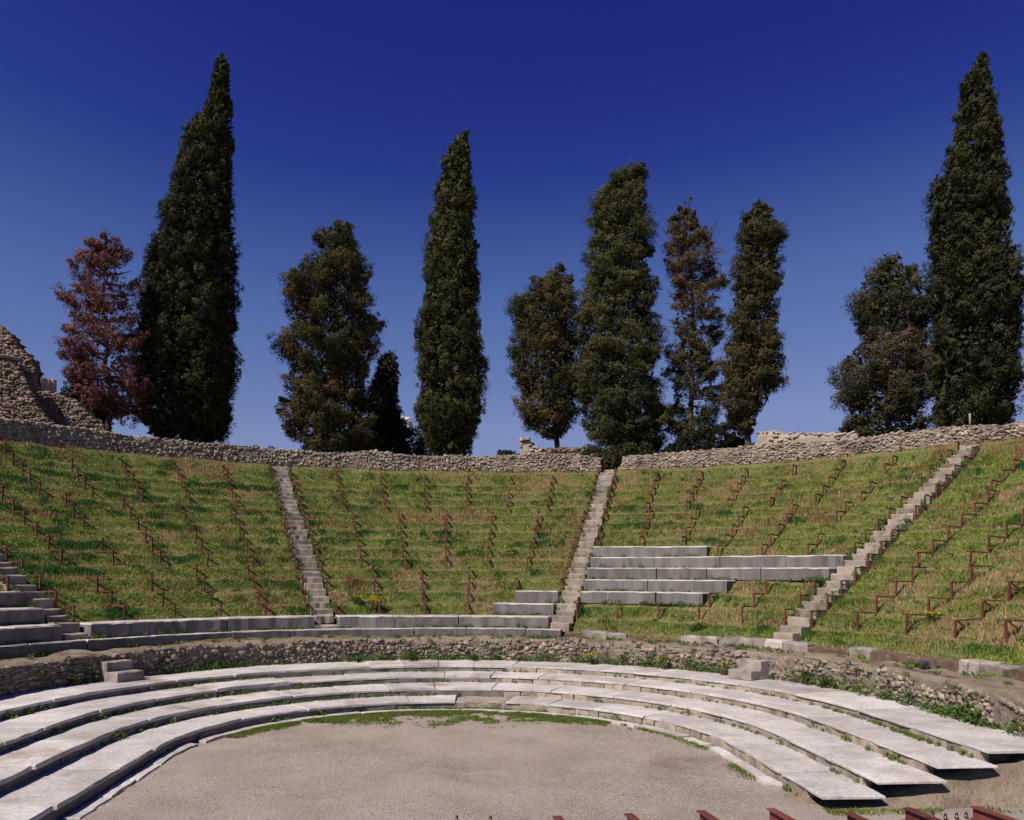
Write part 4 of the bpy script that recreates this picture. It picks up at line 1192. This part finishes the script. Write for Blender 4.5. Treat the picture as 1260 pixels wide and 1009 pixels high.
ruin_wall([(-70, 392), (-20, 404), (0, 412), (9, 420), (20, 437), (31, 446), (38, 453), (40, 474), (46, 489), (60, 490), (72, 494), (92, 500), (100, 510), (112, 521), (126, 535), (136, 541)], 18.0, 7.6,
          'ruined brown stone wall stepping down towards the red tree', MAT['ruin'], 280, 51)
ruin_wall([(-70, 440), (-10, 452), (4, 456), (17, 459), (26, 474), (33, 488), (42, 505), (52, 520), (66, 531)], 16.8, 7.6,
          'front stub of ruined stone wall at far left, above the grass', MAT['ruin'], 220, 52)
def boxthing(name, px0, px1, py0, py1, R, depth, mat, label, cat, seed, zb=None):
    p0, p1 = pix(px0, py0, R)[0], pix(px1, py0, R)[0]
    zt = p0.z; zb = pix(px0, py1, R)[0].z if zb is None else zb
    m = (p0 + p1) / 2; th = math.atan2(m.x, m.y)
    wd = (p1 - p0).length
    xs = np.linspace(-wd / 2, wd / 2, 7)
    V, fc = prism(np.c_[xs, np.zeros(7)], np.c_[xs, np.full(7, depth)], 0, zt - zb, 0.03, 0.02, seed)
    o = new(name, mesh(name, V, fc, mat))
    o.location = (m.x, m.y, zb); o.rotation_euler = (0, 0, -th)
    return tag(o, label, cat)
boxthing('pale_stone_block', 48, 66, 471, 487, 23.75, 0.4, MAT['plaster'], 'pale squared stone block set on the ruined wall', 'stone block', 61)
boxthing('stone_lintel', -40, 21, 436.5, 441, 23.7, 0.4, MAT['plaster'], 'thin pale stone lintel in the ruined wall at far left', 'lintel', 62)
ruin_wall([(638, 538), (650, 539), (652, 547), (664, 552), (667, 556)], 22.6, 7.7, 'small plastered wall stump with a pillar end, left of bare trunk', MAT['plaster'], 40, 53, size=(0.10, 0.24), thick=0.4, core=MAT['plaster'], holes=0.6)
boxthing('pillar_cap', 641, 650, 537.5, 541, 22.45, 0.3, MAT['riser'], 'dark cap stone on the small wall stump', 'stone block', 64)
ruin_wall([(664, 552), (690, 550), (736, 550)], 23.2, 7.7, 'low dark wall behind the bare cypress trunk', MAT['ruin'], 40, 54, thick=0.4)
ruin_wall([(929, 540), (931, 528), (945, 526), (960, 528), (990, 529), (1030, 528), (1050, 527)], 22.9, 7.7, 'pale plastered ruin wall above the right slope, between two cypresses', MAT['plaster'], 60, 55, size=(0.12, 0.3), thick=0.6, core=MAT['plaster'], holes=0.72)

# small post on the wall, stick on the grass
p, t = pix(1191, 517, 21.6)
V, fc = tube([(0, 0, -0.15), (0.005, 0, 0.2), (-0.006, 0, 0.42)], [0.035, 0.033, 0.03], 8)
o = new('wooden_post', mesh('wooden_post', np.array(V), fc, MAT['wood'], True)); o.location = p
tag(o, 'short wooden post standing on the upper wall below the far right cypress', 'post')
p, t = pix(381, 596, RP + 14.3 * DR)
V, fc = tube([(-0.22, 0.2, 0.16), (0.0, 0.02, 0.03), (0.2, -0.2, -0.12)], [0.012, 0.014, 0.010], 6)
o = new('dry_stick', mesh('dry_stick', np.array(V), fc, MAT['wood'], True)); o.location = p + Vector((0, 0, 0.06))
tag(o, 'pale dry stick lying on the grass right of the left centre stair', 'stick')

# a little cloud low behind the trees
r = np.random.default_rng(77)
p, t = pix(498, 516, 900)
VV, FF, n = [], [], 0
for k in range(70):
    V, fc = lathe([(math.sin(a) * 1.0 + 1e-3, -math.cos(a)) for a in np.linspace(0, math.pi, 9)], 14)
    s = r.uniform(1.2, 3.6)
    V = V * s * np.array([1, 1, 0.8]) + np.array([r.uniform(-8, 5), r.uniform(-8, 8), r.uniform(-18, 0)])
    VV.append(V); FF += [tuple(i + n for i in f) for f in fc]; n += len(V)
o = new('cloud', mesh('cloud', np.concatenate(VV), FF, MAT['cloud'], True)); o.location = p
tag(o, 'small white cloud low between the two cypresses', 'cloud')
